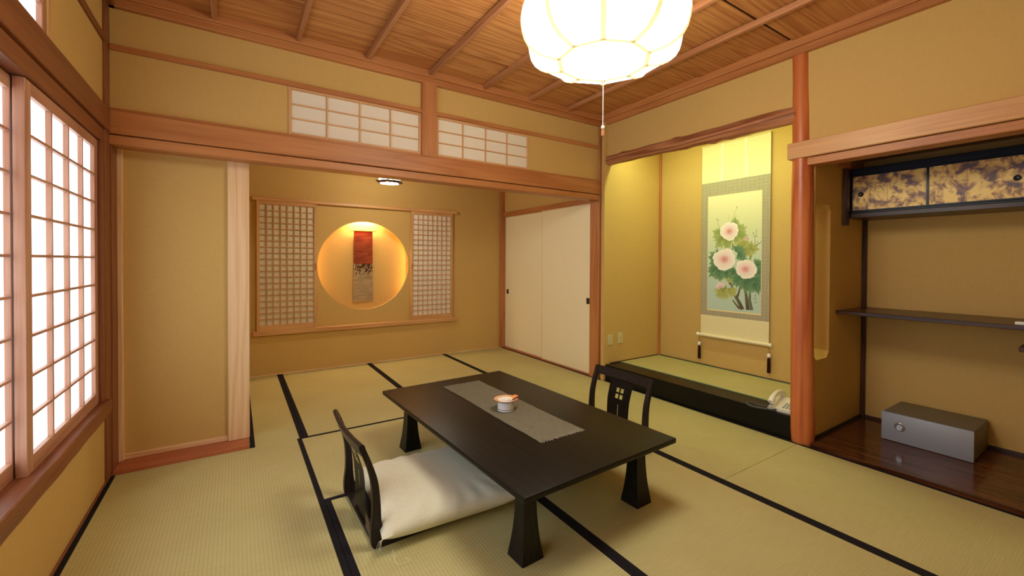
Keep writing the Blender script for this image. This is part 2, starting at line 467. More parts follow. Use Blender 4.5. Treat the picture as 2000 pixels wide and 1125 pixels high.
def window_sash(name, y0, y1, x, z0, z1, cols, rows, stile=.04, rail=.045, th=.028, muntin=.012, depth=.016, paper=WINM, fm=WINW, axis=0, bar=.008, kind='structure', sgn=1, top_rail=None):
    """sash lying in plane x=const (axis 0, spans y) or y=const (axis 1, spans x); sgn: +1 if the room is on the + side"""
    root = thing(name, (x, (y0+y1)/2, z0) if axis == 0 else ((y0+y1)/2, x, z0), kind=kind)
    hw = (y1-y0)/2; H = z1-z0; tr = top_rail or rail
    def B(nm, mat, a0, a1, d0, d1, c0, c1, bv=.0015):
        if sgn < 0: d0, d1 = -d1, -d0
        if axis == 0: return bx(nm, mat, d0, d1, a0, a1, c0, c1, bv, parent=root)
        return bx(nm, mat, a0, a1, d0, d1, c0, c1, bv, parent=root)
    B('stile', fm[2], -hw, -hw+stile, -th/2, th/2, 0, H); B('stile', fm[2], hw-stile, hw, -th/2, th/2, 0, H)
    B('rail', fm[1-axis], -hw+stile, hw-stile, -th/2, th/2, 0, rail); B('rail', fm[1-axis], -hw+stile, hw-stile, -th/2, th/2, H-tr, H)
    gi0, gi1, gz0, gz1 = -hw+stile, hw-stile, rail, H-tr
    B('paper', paper, gi0, gi1, -.004, -.002, gz0, gz1, 0)
    for i in range(1, cols):
        a = gi0+(gi1-gi0)*i/cols; B('lattice_bar', fm[2], a-bar/2, a+bar/2, -.002, -.002+depth, gz0, gz1, .001)
    for j in range(1, rows):
        c = gz0+(gz1-gz0)*j/rows; B('lattice_bar', fm[1-axis], gi0, gi1, -.001, -.001+depth*.9, c-bar*.45, c+bar*.45, .001)
    return root
# shoji sashes; the two tracks sit one behind the other
window_sash('window_1', 2.075, 2.955, XW-.022, ZS0, 1.742, 4, 9, stile=.05, rail=.055, top_rail=.045, bar=.011, depth=.017)
window_sash('window_2', 1.245, 2.125, XW-.055, ZS0, 1.742, 4, 9, stile=.05, rail=.055, top_rail=.045, bar=.011, depth=.017)
window_sash('window_3', .36, 1.29, XW-.022, ZS0, 1.742, 4, 9, stile=.05, rail=.055, top_rail=.045, bar=.011, depth=.017)
window_sash('window_4', TY0+.03, TY1-.001, XW-.016, 1.94, 2.255, 7, 3, stile=.022, rail=.02, bar=.009)
trim(7, RAIL[2], XW-.05, XW+.006, TY1+.001, TY1+.035, 1.93, 2.258)
# outside of the building behind the papers
bx('wall_outside', plain('outer_board', rgb(200, 200, 200), .9), XW-.16, XW-.125, YS-.1, YN+.1, .3, 2.35, 0, kind='structure')

# ------------------------------------------------------------------ structure: north wall above the wide opening
m = MB()
yn0, yn1 = YN+.012, YN+.09
T1, T2 = (.277, 1.149), (1.268, 2.125)
ZA, ZB = 1.95, 2.25
m.box(XW-.05, T1[0], yn0, yn1, 1.93, 2.27); m.box(T1[1], T2[0], yn0, yn1, 1.93, 2.27); m.box(T2[1], XE-.02, yn0, yn1, 1.93, 2.27)
m.box(XW-.05, XE+.01, yn0, yn1, 2.26, ZC+.02); m.box(XW-.05, XE-.02, yn0, yn1, 1.80, ZA)
m.build('wall_north', WALL, kind='structure')
trim(8, CEDAR[0], XW, 2.93+.13, YN-.028, YN+.10, 1.812, 1.932, bevel=.004)       # nageshi
trim(9, CEDAR[0], XW, 2.945, YN-.008, YN+.115, 1.757, 1.808, bevel=.003)          # lower kamoi
trim(10, CEDAR[0], XW+.01, 2.965, YN-.008, YN+.015, 2.256, 2.286)                  # upper rail
trim(11, CEDAR[0], XW+.01, 2.965, YN-.004, YN+.015, 1.934, 1.952)                  # rail on the nageshi
trim(12, CEDAR[2], 1.149, 1.266, YN-.022, YN+.07, 1.933, ZT+.02)                   # short post
window_sash('window_5', T1[0], T1[1], YN+.014, ZA, 2.255, 4, 3, stile=.017, rail=.017, th=.02, paper=THINP, fm=RAIL, axis=1, bar=.009, depth=.01, sgn=-1)
window_sash('window_6', T2[0]+.004, T2[1], YN+.014, ZA, 2.255, 4, 3, stile=.017, rail=.017, th=.02, paper=THINP, fm=RAIL, axis=1, bar=.009, depth=.01, sgn=-1)
# wing wall left of the opening: plaster panel set back, red sill plank, pale post
bx('trim_13', REDW[0], XW+.012, .066, YN, YN+.16, -.02, .02, .002, kind='structure')
trim(14, PALE[2], -.042, .071, YN+.135, YN+.20, .02, 1.765, bevel=.002)
trim(15, PALE[0], XW+.02, -.042, YN+.15, YN+.175, .02, .05)
trim(16, PALE[2], XW-.03, XW+.036, YN+.13, YN+.20, .02, 1.765)
trim(17, DARKC[2], XW-.06, XW+.016, YN+.01, YN+.135, .0, 1.765)
MB().box(XW-.03, -.03, YN+.165, YN+.19, 0, 1.80).build('wall_wing', WALL, kind='structure')
# round pull on the edge of the hidden sliding door
pr = thing('door_3', (.04, YN+.26, .0), kind='structure')
bx('door_panel', FUSUMA, -.02, .015, -.02, .8, 0, 1.74, parent=pr)
MB().lathe([(0, -.012), (.022, -.012), (.026, 0), (.024, .006), (.0, .006)], 20).build('door_pull', plain('tan_pull', rgb(200, 150, 80), .4), pr, smooth=True).location = (.028, .05, 1.145)
pr.children[-1].rotation_euler = (0, pi/2, 0)

# ------------------------------------------------------------------ back room
XF = 2.975
NC, NR = (1.197, 1.098), .487
m = plate_hole(1, YB, YB+.03, (-.9, XF+.01, -.05, 2.45), NC, lambda t: NR)
m.build('wall_back', WALL, kind='structure')
m = MB().box(NC[0]-.56, NC[0]+.56, YB+.125, YB+.145, NC[1]-.58, NC[1]+.62)
m.box(NC[0]-.56, NC[0]+.56, YB+.03, YB+.13, NC[1]+.56, NC[1]+.6)
m.box(NC[0]-.56, NC[0]+.56, YB+.03, YB+.13, NC[1]-.56, NC[1]-.52)
m.box(NC[0]-.6, NC[0]-.56, YB+.03, YB+.13, NC[1]-.56, NC[1]+.6)
m.box(NC[0]+.56, NC[0]+.6, YB+.03, YB+.13, NC[1]-.56, NC[1]+.6)
m.build('wall_recess', WALL, kind='structure')
MB().box(-.03, .0, YN+.3, YB, 0, 2.45).build('wall_inner', WALL, kind='structure')
MB().box(-.1, XF+.1, YN+.09, YB+.05, 2.42, 2.46).build('ceiling_inner', CEIL[0], kind='structure')
bx('baseboard_back', PALE[0], .07, XF-.01, YB-.012, YB, 0, .012, kind='structure')
# rails above and below the round recess
def wall_rail(nm, x0, x1, y0, z0, z1, label):
    o = MB().box(x0, x1, y0, YB, z0, z1, .004)
    return o.build(nm, RAIL[0], label=label, cat='rail')
wall_rail('hanging_rail', .128, 2.295, YB-.042, 1.738, 1.772, 'pale wooden top rail above the round recess and its two lattice screens')
wall_rail('hanging_rail', .132, 2.297, YB-.042, .405, .452, 'pale wooden bottom rail under the round recess, carrying the lattice screens')
def lattice_screen(x0, x1, y, z0, z1, cols, rows, paper, fm, label, pull_side, back):
    hw, H = (x1-x0)/2, z1-z0
    root = thing('lattice_screen', ((x0+x1)/2, y, z0), label, 'screen', 'lattice screens beside the round recess')
    st = .027
    for a, b in ((-hw, -hw+st), (hw-st, hw)):
        bx('stile', fm[2], a, b, -.012, .012, 0, H, .001, parent=root)
    bx('rail', fm[0], -hw+st, hw-st, -.012, .012, 0, .055, .001, parent=root); bx('rail', fm[0], -hw+st, hw-st, -.012, .012, H-.035, H, .001, parent=root)
    bx('paper', paper, -hw+st, hw-st, .004, .006, .05, H-.03, 0, parent=root)
    gx0, gx1, gz0, gz1 = -hw+st, hw-st, .055, H-.035
    v = None
    for i in range(1, cols):
        a = gx0+(gx1-gx0)*i/cols
        if v is None: v = bx('lattice_bar', fm[2], -.0032, .0032, -.009, .004, gz0, gz1, 0, parent=root); c = v
        else: c = dup_obj(v, v.location, root)
        c.location = (a, -.0025, (gz0+gz1)/2)
    h = None
    for j in range(1, rows):
        z = gz0+(gz1-gz0)*j/rows
        if h is None: h = bx('lattice_bar', fm[0], gx0, gx1, -.010, .003, -.0032, .0032, 0, parent=root); c = h
        else: c = dup_obj(h, h.location, root)
        c.location = (0, -.0035, z)
    px = hw-st/2 if pull_side > 0 else -hw+st/2
    bx('finger_pull', REDW[2], px-.006, px+.006, -.0135, -.0115, .60, .67, .0005, parent=root)
    return root
lattice_screen(.166, .702, YB-.022, .452, 1.738, 8, 20, PAPERW, RAIL, 'wide pale lattice screen on the rails beside the sliding-door post, beige paper', 1, None)
lattice_screen(1.708, 2.236, YB-.022, .452, 1.738, 8, 20, PAPER, RAIL, 'brighter whitish lattice screen on the rails between the round recess and the cream doors', -1, None)

# hanging cloth in the recess
hc = thing('hanging_cloth', (1.199, YB+.112, .69), 'narrow rust and beige cloth hanging on a thin rod inside the round recess', 'wall hanging')
def cloth_sheet(w0, w1, z0, z1, t, wob, nx=10, nz=24, seed=0):
    m = MB(); G = []
    for j in range(nz+1):
        z = z0+(z1-z0)*j/nz; hw = (w0+(w1-w0)*j/nz)/2; row = []
        for i in range(nx+1):
            u = i/nx*2-1; row.append(m.bm.verts.new((u*hw, -t+wob*sin(u*2.5+seed+z*7)*(1-j/nz), z)))
        G.append(row)
    fs = []
    for j in range(nz):
        for i in range(nx): fs.append(m.bm.faces.new([G[j][i], G[j][i+1], G[j+1][i+1], G[j+1][i]]))
    bmesh.ops.solidify(m.bm, geom=fs, thickness=.0015)
    return m
def stained(name, base, dark, spots, sc):
    t = NT(name)
    n = t.n('ShaderNodeTexNoise'); n.inputs['Scale'].default_value = 1; n.inputs['Detail'].default_value = 4; t.l(t.coords((sc*.4, sc*.4, sc*1.6)), n.inputs[0])
    c = t.ramp(n.outputs[0], [(.35, base), (.7, dark)])
    if spots:
        v = t.n('ShaderNodeTexNoise'); v.inputs['Scale'].default_value = 55; v.inputs['Detail'].default_value = 4; t.l(t.coords((1.4, 1, .7)), v.inputs[0])
        sp = t.n('ShaderNodeSeparateXYZ'); tc = t.n('ShaderNodeTexCoord'); t.l(tc.outputs['Object'], sp.inputs[0])
        g = t.math('MULTIPLY', t.math('SUBTRACT', sp.outputs[2], .25), 2.1)   # more leaf marks near the seam
        mk = t.math('GREATER_THAN', t.math('ADD', v.outputs[0], t.math('MINIMUM', g, .22)), .72)
        c = t.mix(mk, c, rgb(110, 74, 40))
    t.l(c, t.b.inputs['Base Color']); t.b.inputs['Roughness'].default_value = .9
    return t.m
cloth_sheet(.205, .205, .425, .80, .012, .002).build('upper_cloth', stained('rust_cloth', rgb(186, 92, 60), rgb(136, 56, 36), False, 20), hc, smooth=True, label='rust red upper half of the cloth')
cloth_sheet(.222, .207, .0, .43, .009, .004).build('lower_cloth', stained('beige_cloth', rgb(220, 202, 166), rgb(188, 164, 122), True, 20), hc, smooth=True, label='beige lower half with brown leaf marks')
MB().tube([(-.135, -.014, .797), (.135, -.014, .797)], .005).build('rod', BRASS, hc, smooth=True)
bx('hook', BRASS, -.004, .004, -.016, 0, .797, .807, .001, parent=hc)
# small brown lozenge applied on the lower cloth
MB().prism([(-.014, 0), (0, -.018), (.015, 0), (.001, .018)], 1, -.0135, -.0115).build('patch', plain('brown_patch', rgb(92, 54, 26), .8), hc).location = (.030, 0, .345)

# small hexagonal lamp on the inner ceiling
hl = thing('hexagonal_ceiling_lamp', (1.235, 4.2, 1.90), 'small hexagonal glass ceiling lamp with dark frame behind the opening beam', 'lamp')
ph = radians(4)
MB().lathe([(0, .004), (.098, .004)], 6, phase=ph).build('bottom_glass', SMALLM, hl)
MB().lathe([(.108, .016), (.104, .085)], 6, phase=ph).build('side_glass', SMALLM, hl)
MB().lathe([(.096, -.002), (.134, .012), (.134, .018), (.096, .012), (.096, -.002)], 6, phase=ph).build('lower_frame', DARKW[0], hl)
for k in range(6):
    a = 2*pi*k/6+ph; MB().tube([(.108*cos(a), .108*sin(a), .012), (.105*cos(a), .105*sin(a), .088)], .003, 6).build('corner_post', BLACKP, hl)
MB().lathe([(0, .10), (.13, .10), (.13, .085), (0, .085)], 6, phase=ph).build('top_plate', DARKW[0], hl)
MB().tube([(0, 0, .1), (0, 0, .523)], .01).build('hanging_pole', DARKW[2], hl)

# fusuma doors on the east side of the back room
zt, zb = 1.742, .015
for i, (y0, y1, dx, hy, sl_) in enumerate(((3.24, 4.075, -.012, 3.275, 1), (4.045, 4.955, .012, 4.875, 0))):
    d = thing('door_%d' % (i+1), (XF+.02+dx, (y0+y1)/2, zb), kind='structure')
    hw = (y1-y0)/2; H = zt-zb
    bx('door_panel', FUSUMA, -.009, .009, -hw+.008, hw-.008, .008, H-.008, .001, parent=d)
    em = plain('door_edge_cream', rgb(236, 220, 176), .5)
    for a, b in ((-hw, -hw+.011), (hw-.011, hw)): bx('door_edge', em, -.012, .011, a, b, 0, H, .002, parent=d)
    bx('door_edge', em, -.012, .011, -hw+.011, hw-.011, 0, .01, .001, parent=d); bx('door_edge', em, -.012, .011, -hw+.011, hw-.011, H-.01, H, .001, parent=d)
    h = thing('door_handle', (-.0105, hy-(y0+y1)/2, .752-zb)); h.parent = d
    q = bx('pull_plate', BLACKP, -.0035, .003, -.021, .021, -.03, .03, .001, parent=h)
trim(18, CEDAR[1], XF-.012, XF+.06, YN+.10, YB, 1.742, 1.80)
trim(19, REDW[1], XF-.008, XF+.06, YN+.10, YB-.02, -.02, .014)
trim(20, CEDAR[2], XF-.045, XF+.03, YB-.045, YB, 0, 2.42)
MB().box(XF+.01, XF+.05, YN+.12, YB, 1.79, 2.45).build('wall_east_inner', WALL, kind='structure')
MB().box(XF+.06, XF+.08, YN+.12, YB, -.02, 1.8).build('wall_closet', WALL, kind='structure')
# corner pillar between the opening and the display alcove
trim(21, CEDAR[2], 2.955, XE+.085, YN-.008, YN+.125, -.02, ZC, bevel=.004)
# little end cap board of the nageshi past the pillar is part of trim_8

# ------------------------------------------------------------------ east side: display alcove
m = MB()
m.box(XT, XT+.04, YT0-.05, YT1+.05, 0, 2.5)
m.build('wall_alcove_back', WALL, kind='structure')
MB().box(XE-.03, XT+.02, YT1, YT1+.04, 0, 2.5).build('wall_alcove_side', WALL, kind='structure')
trim(22, CEDAR[2], XT-.022, XT+.01, YT1-.022, YT1+.01, ZF, 2.48)
# dividing wall with its tall clipped-corner window opening
op = [(3.06, .56), (3.09, .525), (3.245, .525), (3.28, .565), (3.28, 1.50), (3.25, 1.535), (3.09, 1.54), (3.06, 1.505)]
h, ex = poly_hole(op, (3.17, 1.03))
m = plate_hole(1, YA, YT0, (3.05, XA+.03, 0, 2.5), (3.17, 1.03), h, 48, ex)
m.build('wall_divider', WALL, kind='structure')
# wall above lintel and above the shelf alcove
m = MB()
m.box(XE+.012, XE+.07, 1.33, YT1+.08, 2.13, ZC+.02)
m.box(XE+.012, XE+.07, YS, 1.33, 1.80, ZC+.02)
m.build('wall_east', WALL, kind='structure')
MB().box(XE+.02, XA+.04, YS-.02, YT1+.05, 2.46, 2.5).build('ceiling_alcove', CEIL[0], kind='structure')
# raised alcove floor: black edge beam and one mat with green edging
kb = MB().box(XE-.005, XE+.19, YT0-.02, YN-.006, -.02, ZF, .004).build('alcove_edge_beam', KAMACHI, label='glossy black edge beam along the front of the raised display alcove', cat='beam')
toko = MB().box(XE+.19, XT, YT0, YT1, 0, ZF-.03).build('floor_alcove', plain('alcove_board', rgb(110, 90, 60), .9), kind='structure')
mat_tatami(XE+.19, XT-.008, YT0+.003, YT1-.008, 1, (-1, 1), z=ZF+.002, parent=toko, th=.03, band=.022, cm=GREENCLOTH)
bx('baseboard_alcove', DARKW[1], XT-.008, XT, YT0, YT1, ZF-.02, ZF+.01, .001, kind='structure')
bx('baseboard_alcove_side', DARKW[0], XE+.06, XT-.008, YT1-.008, YT1, ZF-.02, ZF+.01, .001, kind='structure')

# round polished pillar
m = MB(); N = 30; prof = []
n = 36
rings = []
for j in range(N+1):
    t = j/N; z = -.01+t*(ZC-.0)
    r = .0665-.011*t**1.2+.0012*sin(z*5+1)+.0008*sin(z*13)
    if z < .05: r -= .004*(1-z/.05)
    cx, cy = 3.025+.003*sin(z*3), 1.289+.030*t+.003*sin(z*2.4)
    rings.append([m.bm.verts.new((cx+r*cos(2*pi*k/n)*(1+.012*sin(3*2*pi*k/n+z*2)), cy+r*sin(2*pi*k/n)*(1+.012*sin(3*2*pi*k/n+z*2)), z)) for k in range(n)])
for A, B in zip(rings, rings[1:]):
    for k in range(n): m.bm.faces.new([A[k], A[(k+1) % n], B[(k+1) % n], B[k]])
m.bm.faces.new(rings[0][::-1]); m.bm.faces.new(rings[-1])
m.build('round_alcove_pillar', POLE, smooth=True, label='round polished reddish log pillar between the display alcove and the shelf alcove', cat='pillar')

# rustic log lintel
m = MB(); N = 90; n = 22; rings = []
knots = [(.14, 2.6, .016), (.3, 1.2, .008), (.47, 2.2, .009), (.62, .6, .012), (.66, 4.7, .016), (.74, 4.6, .010), (.86, 2.8, .012), (.52, 4.6, .008)]
y0, y1 = YT1+.035, 1.335
for j in range(N+1):
    t = j/N; y = y0+(y1-y0)*t; zc = 2.135-.026*t+.002*sin(t*9)+.001*sin(t*23)
    r = .050+.004*t+.001*sin(t*17)+.0012*sin(t*41+1)
    ring = []
    for k in range(n):
        a = 2*pi*k/n; rr = r*(1+.05*sin(2*a+t*5)+.02*sin(5*a+t*11))
        for kt, ka, kh in knots:
            d = ((t-kt)/.022)**2+((((a-ka+pi) % (2*pi))-pi)/.55)**2
            rr += kh*math.exp(-d)
        ring.append(m.bm.verts.new((XE+.028+rr*cos(a)*.9, y, zc+rr*sin(a))))
    rings.append(ring)
for A, B in zip(rings, rings[1:]):
    for k in range(n): m.bm.faces.new([A[k], A[(k+1) % n], B[(k+1) % n], B[k]])
m.bm.faces.new(rings[0][::-1]); m.bm.faces.new(rings[-1])
m.build('rustic_log_lintel', LOG, smooth=True, angle=60, label='knotty brown peeled log spanning the top of the display alcove', cat='beam')

# ------------------------------------------------------------------ shelf alcove
m = MB()
m.box(XA, XA+.04, YS-.05, YA+.02, -.02, 2.5)
m.build('wall_shelf_alcove', WALL, kind='structure')
MB().prism([(XE-.004, YS), (XA, YS), (XA, YA+.01), (3.094, YA+.01), (3.094, 1.226), (XE-.004, 1.226)], 2, -.05, .02, .0015).build('floor_shelf_alcove', GLOSSW[1], kind='structure')
trim(23, DARKW[2], XA-.022, XA+.01, YA-.028, YA+.005, .02, 1.47)
bx('baseboard_shelf_back', DARKW[1], XA-.012, XA, YS, YA-.028, .02, .038, .001, kind='structure')
bx('baseboard_shelf_side', BLACKP, XE+.06, XA-.022, YA-.012, YA, .02, .038, .001, kind='structure')
trim(24, RAIL[1], XE-.028, XE+.06, YS, 1.372, 1.815, 1.918, bevel=.004)     # nageshi over the shelf alcove
trim(25, CEDAR[1], XE-.008, XE+.10, YS, 1.262, 1.765, 1.812, bevel=.003)      # lower rail
MB().box(XE+.10, XA, YS, YA, 1.895, 1.92).build('ceiling_shelf_alcove', CEIL[1], kind='structure')
trim(26, BATTEN[0], XE+.1, 3.52, YA-.03, YA, 1.80, 1.85)
# hanging wall cabinet with marbled gold sliding doors
CX = 3.537
cab = thing('wall_cabinet', (CX, .42, 1.455), 'dark wall cabinet with marbled gold sliding doors above the long shelf', 'cabinet')
c0, c1 = YA-.002, YS+.01
def cb(nm, mat, x0, x1, y0, y1, z0, z1, bv=.002, par=None, **kw):
    p = par or cab
    return bx(nm, mat, x0-CX, x1-CX, y0-.42, y1-.42, z0-1.455, z1-1.455, bv, parent=p, **kw)
cb('bottom_board', DARKW[1], CX-.014, XA, c1, c0-.002, 1.462, 1.49)
cb('lower_track', BLUEBLK, CX-.004, CX+.05, c1, c0-.002, 1.49, 1.503)
cb('top_rail', BLUEBLK, CX-.004, CX+.05, c1, c0-.002, 1.752, 1.80)
cb('end_post', DARKW[2], 3.457, 3.50, c0-.028, c0, 1.41, 1.80, label='brown hanging bracket post at the cabinet end')
cb('end_stile', BLUEBLK, CX-.004, CX+.03, c0-.022, c0-.002, 1.503, 1.752)
cb('end_panel', DARKW[0], 3.50, XA, c0-.012, c0, 1.49, 1.80)
cb('back_panel', DARKW[1], XA-.01, XA, c1, c0, 1.49, 1.80)
cb('top_panel', DARKW[1], CX+.05, XA-.01, c1, c0-.012, 1.785, 1.80)
def marbled():
    t = NT('marbled_gold_paper')
    co = t.coords((1, 1, 1), 'Object')
    oi = t.n('ShaderNodeObjectInfo'); co0 = co; av = t.n('ShaderNodeVectorMath', operation='ADD'); t.l(co, av.inputs[0]); t.l(oi.outputs['Location'], av.inputs[1]); co = av.outputs[0]
    wn = t.n('ShaderNodeTexNoise'); wn.inputs['Scale'].default_value = 5; wn.inputs['Detail'].default_value = 3; t.l(co, wn.inputs[0])
    off = t.n('ShaderNodeVectorMath', operation='SCALE'); t.l(wn.outputs['Color'], off.inputs[0]); off.inputs['Scale'].default_value = .2
    ad = t.n('ShaderNodeVectorMath', operation='ADD'); t.l(co, ad.inputs[0]); t.l(off.outputs[0], ad.inputs[1])
    n = t.n('ShaderNodeTexNoise'); n.inputs['Scale'].default_value = 19; n.inputs['Detail'].default_value = 3; n.inputs['Roughness'].default_value = .55; t.l(ad.outputs[0], n.inputs[0])
    n2 = t.n('ShaderNodeTexNoise'); n2.inputs['Scale'].default_value = 60; n2.inputs['Detail'].default_value = 3; t.l(ad.outputs[0], n2.inputs[0])
    f = t.math('ADD', t.math('MULTIPLY', n.outputs[0], .82), t.math('MULTIPLY', n2.outputs[0], .18))
    gold = t.mix(t.n('ShaderNodeTexNoise').outputs[0], rgb(232, 190, 98), rgb(196, 170, 110))
    c = t.ramp(f, [(.43, rgb(238, 204, 124)), (.50, rgb(206, 166, 104)), (.56, rgb(150, 112, 92)), (.62, rgb(112, 86, 90)), (.70, rgb(92, 84, 98))])
    # joints between the squares of leaf
    sp = t.n('ShaderNodeSeparateXYZ'); t.l(co, sp.inputs[0])
    j = t.math('LESS_THAN', t.math('ABSOLUTE', t.math('SUBTRACT', t.math('FRACT', t.math('MULTIPLY', sp.outputs[1], 5.4)), .5)), .012)
    c = t.mix(t.math('MULTIPLY', j, .35), c, rgb(110, 84, 60))
    t.l(c, t.b.inputs['Base Color']); t.b.inputs['Roughness'].default_value = .45; t.b.inputs['Metallic'].default_value = .15
    return t.m
GOLD = marbled()
for y0, y1, dx, hy in ((.812, 1.222, 0, 1.162), (.408, .826, -.006, .452), (YS+.01, .42, 0, -.3)):
    cy = (y0+y1)/2
    d = thing('sliding_door', (dx, cy-.42, 1.503-1.455)); d.parent = cab
    hw = (y1-y0)/2
    bx('door_frame', BLUEBLK, -.002, .010, -hw, -hw+.014, 0, .249, .001, parent=d); bx('door_frame', BLUEBLK, -.002, .010, hw-.014, hw, 0, .249, .001, parent=d)
    bx('door_frame', BLUEBLK, -.002, .010, -hw+.014, hw-.014, 0, .010, .001, parent=d); bx('door_frame', BLUEBLK, -.002, .010, -hw+.014, hw-.014, .240, .249, .001, parent=d)
    bx('gold_paper', GOLD, 0, .006, -hw+.014, hw-.014, .010, .240, 0, parent=d)
    hnd = MB().lathe([(0, 0), (.011, .0005), (.014, .003), (.0165, .003), (.0165, 0), (.0165, -.003), (0, -.003)], 24).build('finger_pull', BLACKP, d, smooth=True)
    hnd.rotation_euler = (0, -pi/2, 0); hnd.location = (-.001, hy-cy, 1.62-1.503)
# staggered shelves
sh = MB().box(3.378, XA-.012, .20, YA, .806, .831, .003).build('long_upper_shelf', DARKW[1], label='long dark wooden shelf across the shelf alcove under the gold cabinet', cat='shelf')
MB().box(3.378, XA-.012, YS+.01, .418, .694, .722, .003).build('short_lower_shelf', DARKW[1], label='short dark shelf end just below the long shelf at the picture edge', cat='shelf')
bx('shelf_strut', DARKW[2], 3.45, 3.47, .235, .255, .722, .806, .002, label='thin dark strut joining the two staggered shelves', cat='strut')

# remote control on the shelf
rc = thing('remote_control', (3.43, .36, .831), 'small white remote control lying on the long dark shelf', 'remote')
MB().box(-.024, .024, -.08, .078, 0, .016, .004, 2).build('case', WHITE, rc, smooth=True)
for i in range(3):
    for j in range(6): bx('button', GREYK, -.016+i*.013, -.008+i*.013, -.06+j*.02, -.05+j*.02, .0155, .0185, .001, parent=rc)

# grey safe box
sf = thing('grey_safe', (3.457, .799, .02), 'grey steel safe box with a round chrome lock on the dark wooden alcove floor', 'safe')
MB().box(.018, .36, -.209, .209, .004, .178, .006, 2).build('body', plain('grey_steel', rgb(120, 114, 98), .45, metal=.1), sf, smooth=True)
MB().box(0, .014, -.211, .211, .002, .180, .005, 2).build('door', plain('silver_steel', rgb(160, 167, 182), .4, metal=.15), sf, smooth=True, label='paler silver front door')
lk = thing('lock', (0, .211-.093, .102)); lk.parent = sf
for nm, pr_, mt in (('lock_ring', [(.016, 0), (.027, 0), (.027, .002), (.022, .005), (.016, .003), (.016, 0)], SILVER), ('lock_face', [(0, .0035), (.014, .004), (.017, .001), (.017, 0)], CHROME)):
    o = MB().lathe(pr_, 28).build(nm, mt, lk, smooth=True); o.rotation_euler = (0, -pi/2, 0)
bx('key_slot', BLACKP, -.0046, -.003, -.0012, .0012, -.006, .004, 0, parent=lk)
for a in (-.18, .18):
    for b in (.04, .33): MB().tube([(b, a, 0), (b, a, .006)], .01, 10).build('foot', BLACKP, sf)

# ------------------------------------------------------------------ south side (behind the camera) and ceiling
MB().box(XW-.1, XA+.05, YS-.06, YS, -.05, 2.6).build('wall_south', WALL, kind='structure')
ceil_root = MB().box(XW-.1, XE+.06, YS-.05, YN+.1, ZC+.03, ZC+.05).build('ceiling', plain('ceiling_backing', rgb(70, 45, 25), .9), kind='structure')
joints = [YN+.0, 2.648, 1.985, 1.32, .66, .0, YS]
bat = [-.54, -.10, .33, .757, 1.205, 1.655, 2.095, 2.52, XE+.01]
for a, b in zip(bat, bat[1:]):
    for j in range(len(joints)-1):
        y1, y0 = joints[j], joints[j+1]
        xa, xb = a, b
        cx, cy = (xa+xb)/2, (y0+y1)/2
        tilt = .013
        m = MB()
        # far edge hangs lower; gap opened so the dark backing reads as lap shadow
        P = [(xa-cx, y0-cy+.040, tilt), (xb-cx, y0-cy+.040, tilt), (xb-cx, y1-cy+.014, 0), (xa-cx, y1-cy+.014, 0)]
        lo = [m.bm.verts.new(p) for p in P]; hi = [m.bm.verts.new((p[0], p[1], p[2]+.008)) for p in P]
        m.bm.faces.new(lo[::-1]); m.bm.faces.new(hi)
        for k in range(4): m.bm.faces.new([lo[k], lo[(k+1) % 4], hi[(k+1) % 4], hi[k]])
        o = m.build('ceiling_board', CEIL[0], ceil_root, origin=(0, 0, 0)); o.location = Vector((cx, cy, ZC+.001))-ceil_root.location
for x in bat[1:-1]:
    m = MB().prism([(-.017, .0), (-.012, -.032), (.012, -.032), (.017, .0)], 1, -(YN-.03-YS)/2, (YN-.03-YS)/2, .002)
    o = m.build('ceiling_batten', BATTEN[1], ceil_root, origin=(0, 0, 0)); o.location = Vector((x, (YN-.03+YS)/2, ZC))-ceil_root.location
def cornice(n, horiz, a, b, c, sgn, mats=CEDAR):
    # stepped profile: (out from wall, z)
    pr_ = [(0, ZT), (.032, ZT), (.036, ZT+.005), (.036, ZT+.036), (.040, ZT+.040), (.058, ZT+.040), (.062, ZT+.046), (.062, ZC+.012), (0, ZC+.012)]
    pts = [(c+sgn*u, z) for u, z in pr_]
    m = MB().prism(pts, 0 if horiz else 1, a, b)
    return m.build('trim_%d' % n, mats[0 if horiz else 1], kind='structure')
cornice(27, True, XW, XE+.01, YN+.012, -1)
cornice(28, False, YS, YN+.01, XE+.012, -1)
cornice(29, False, YS, YN+.01, XW, 1, DARKC)
cornice(30, True, XW, XE, YS, 1)

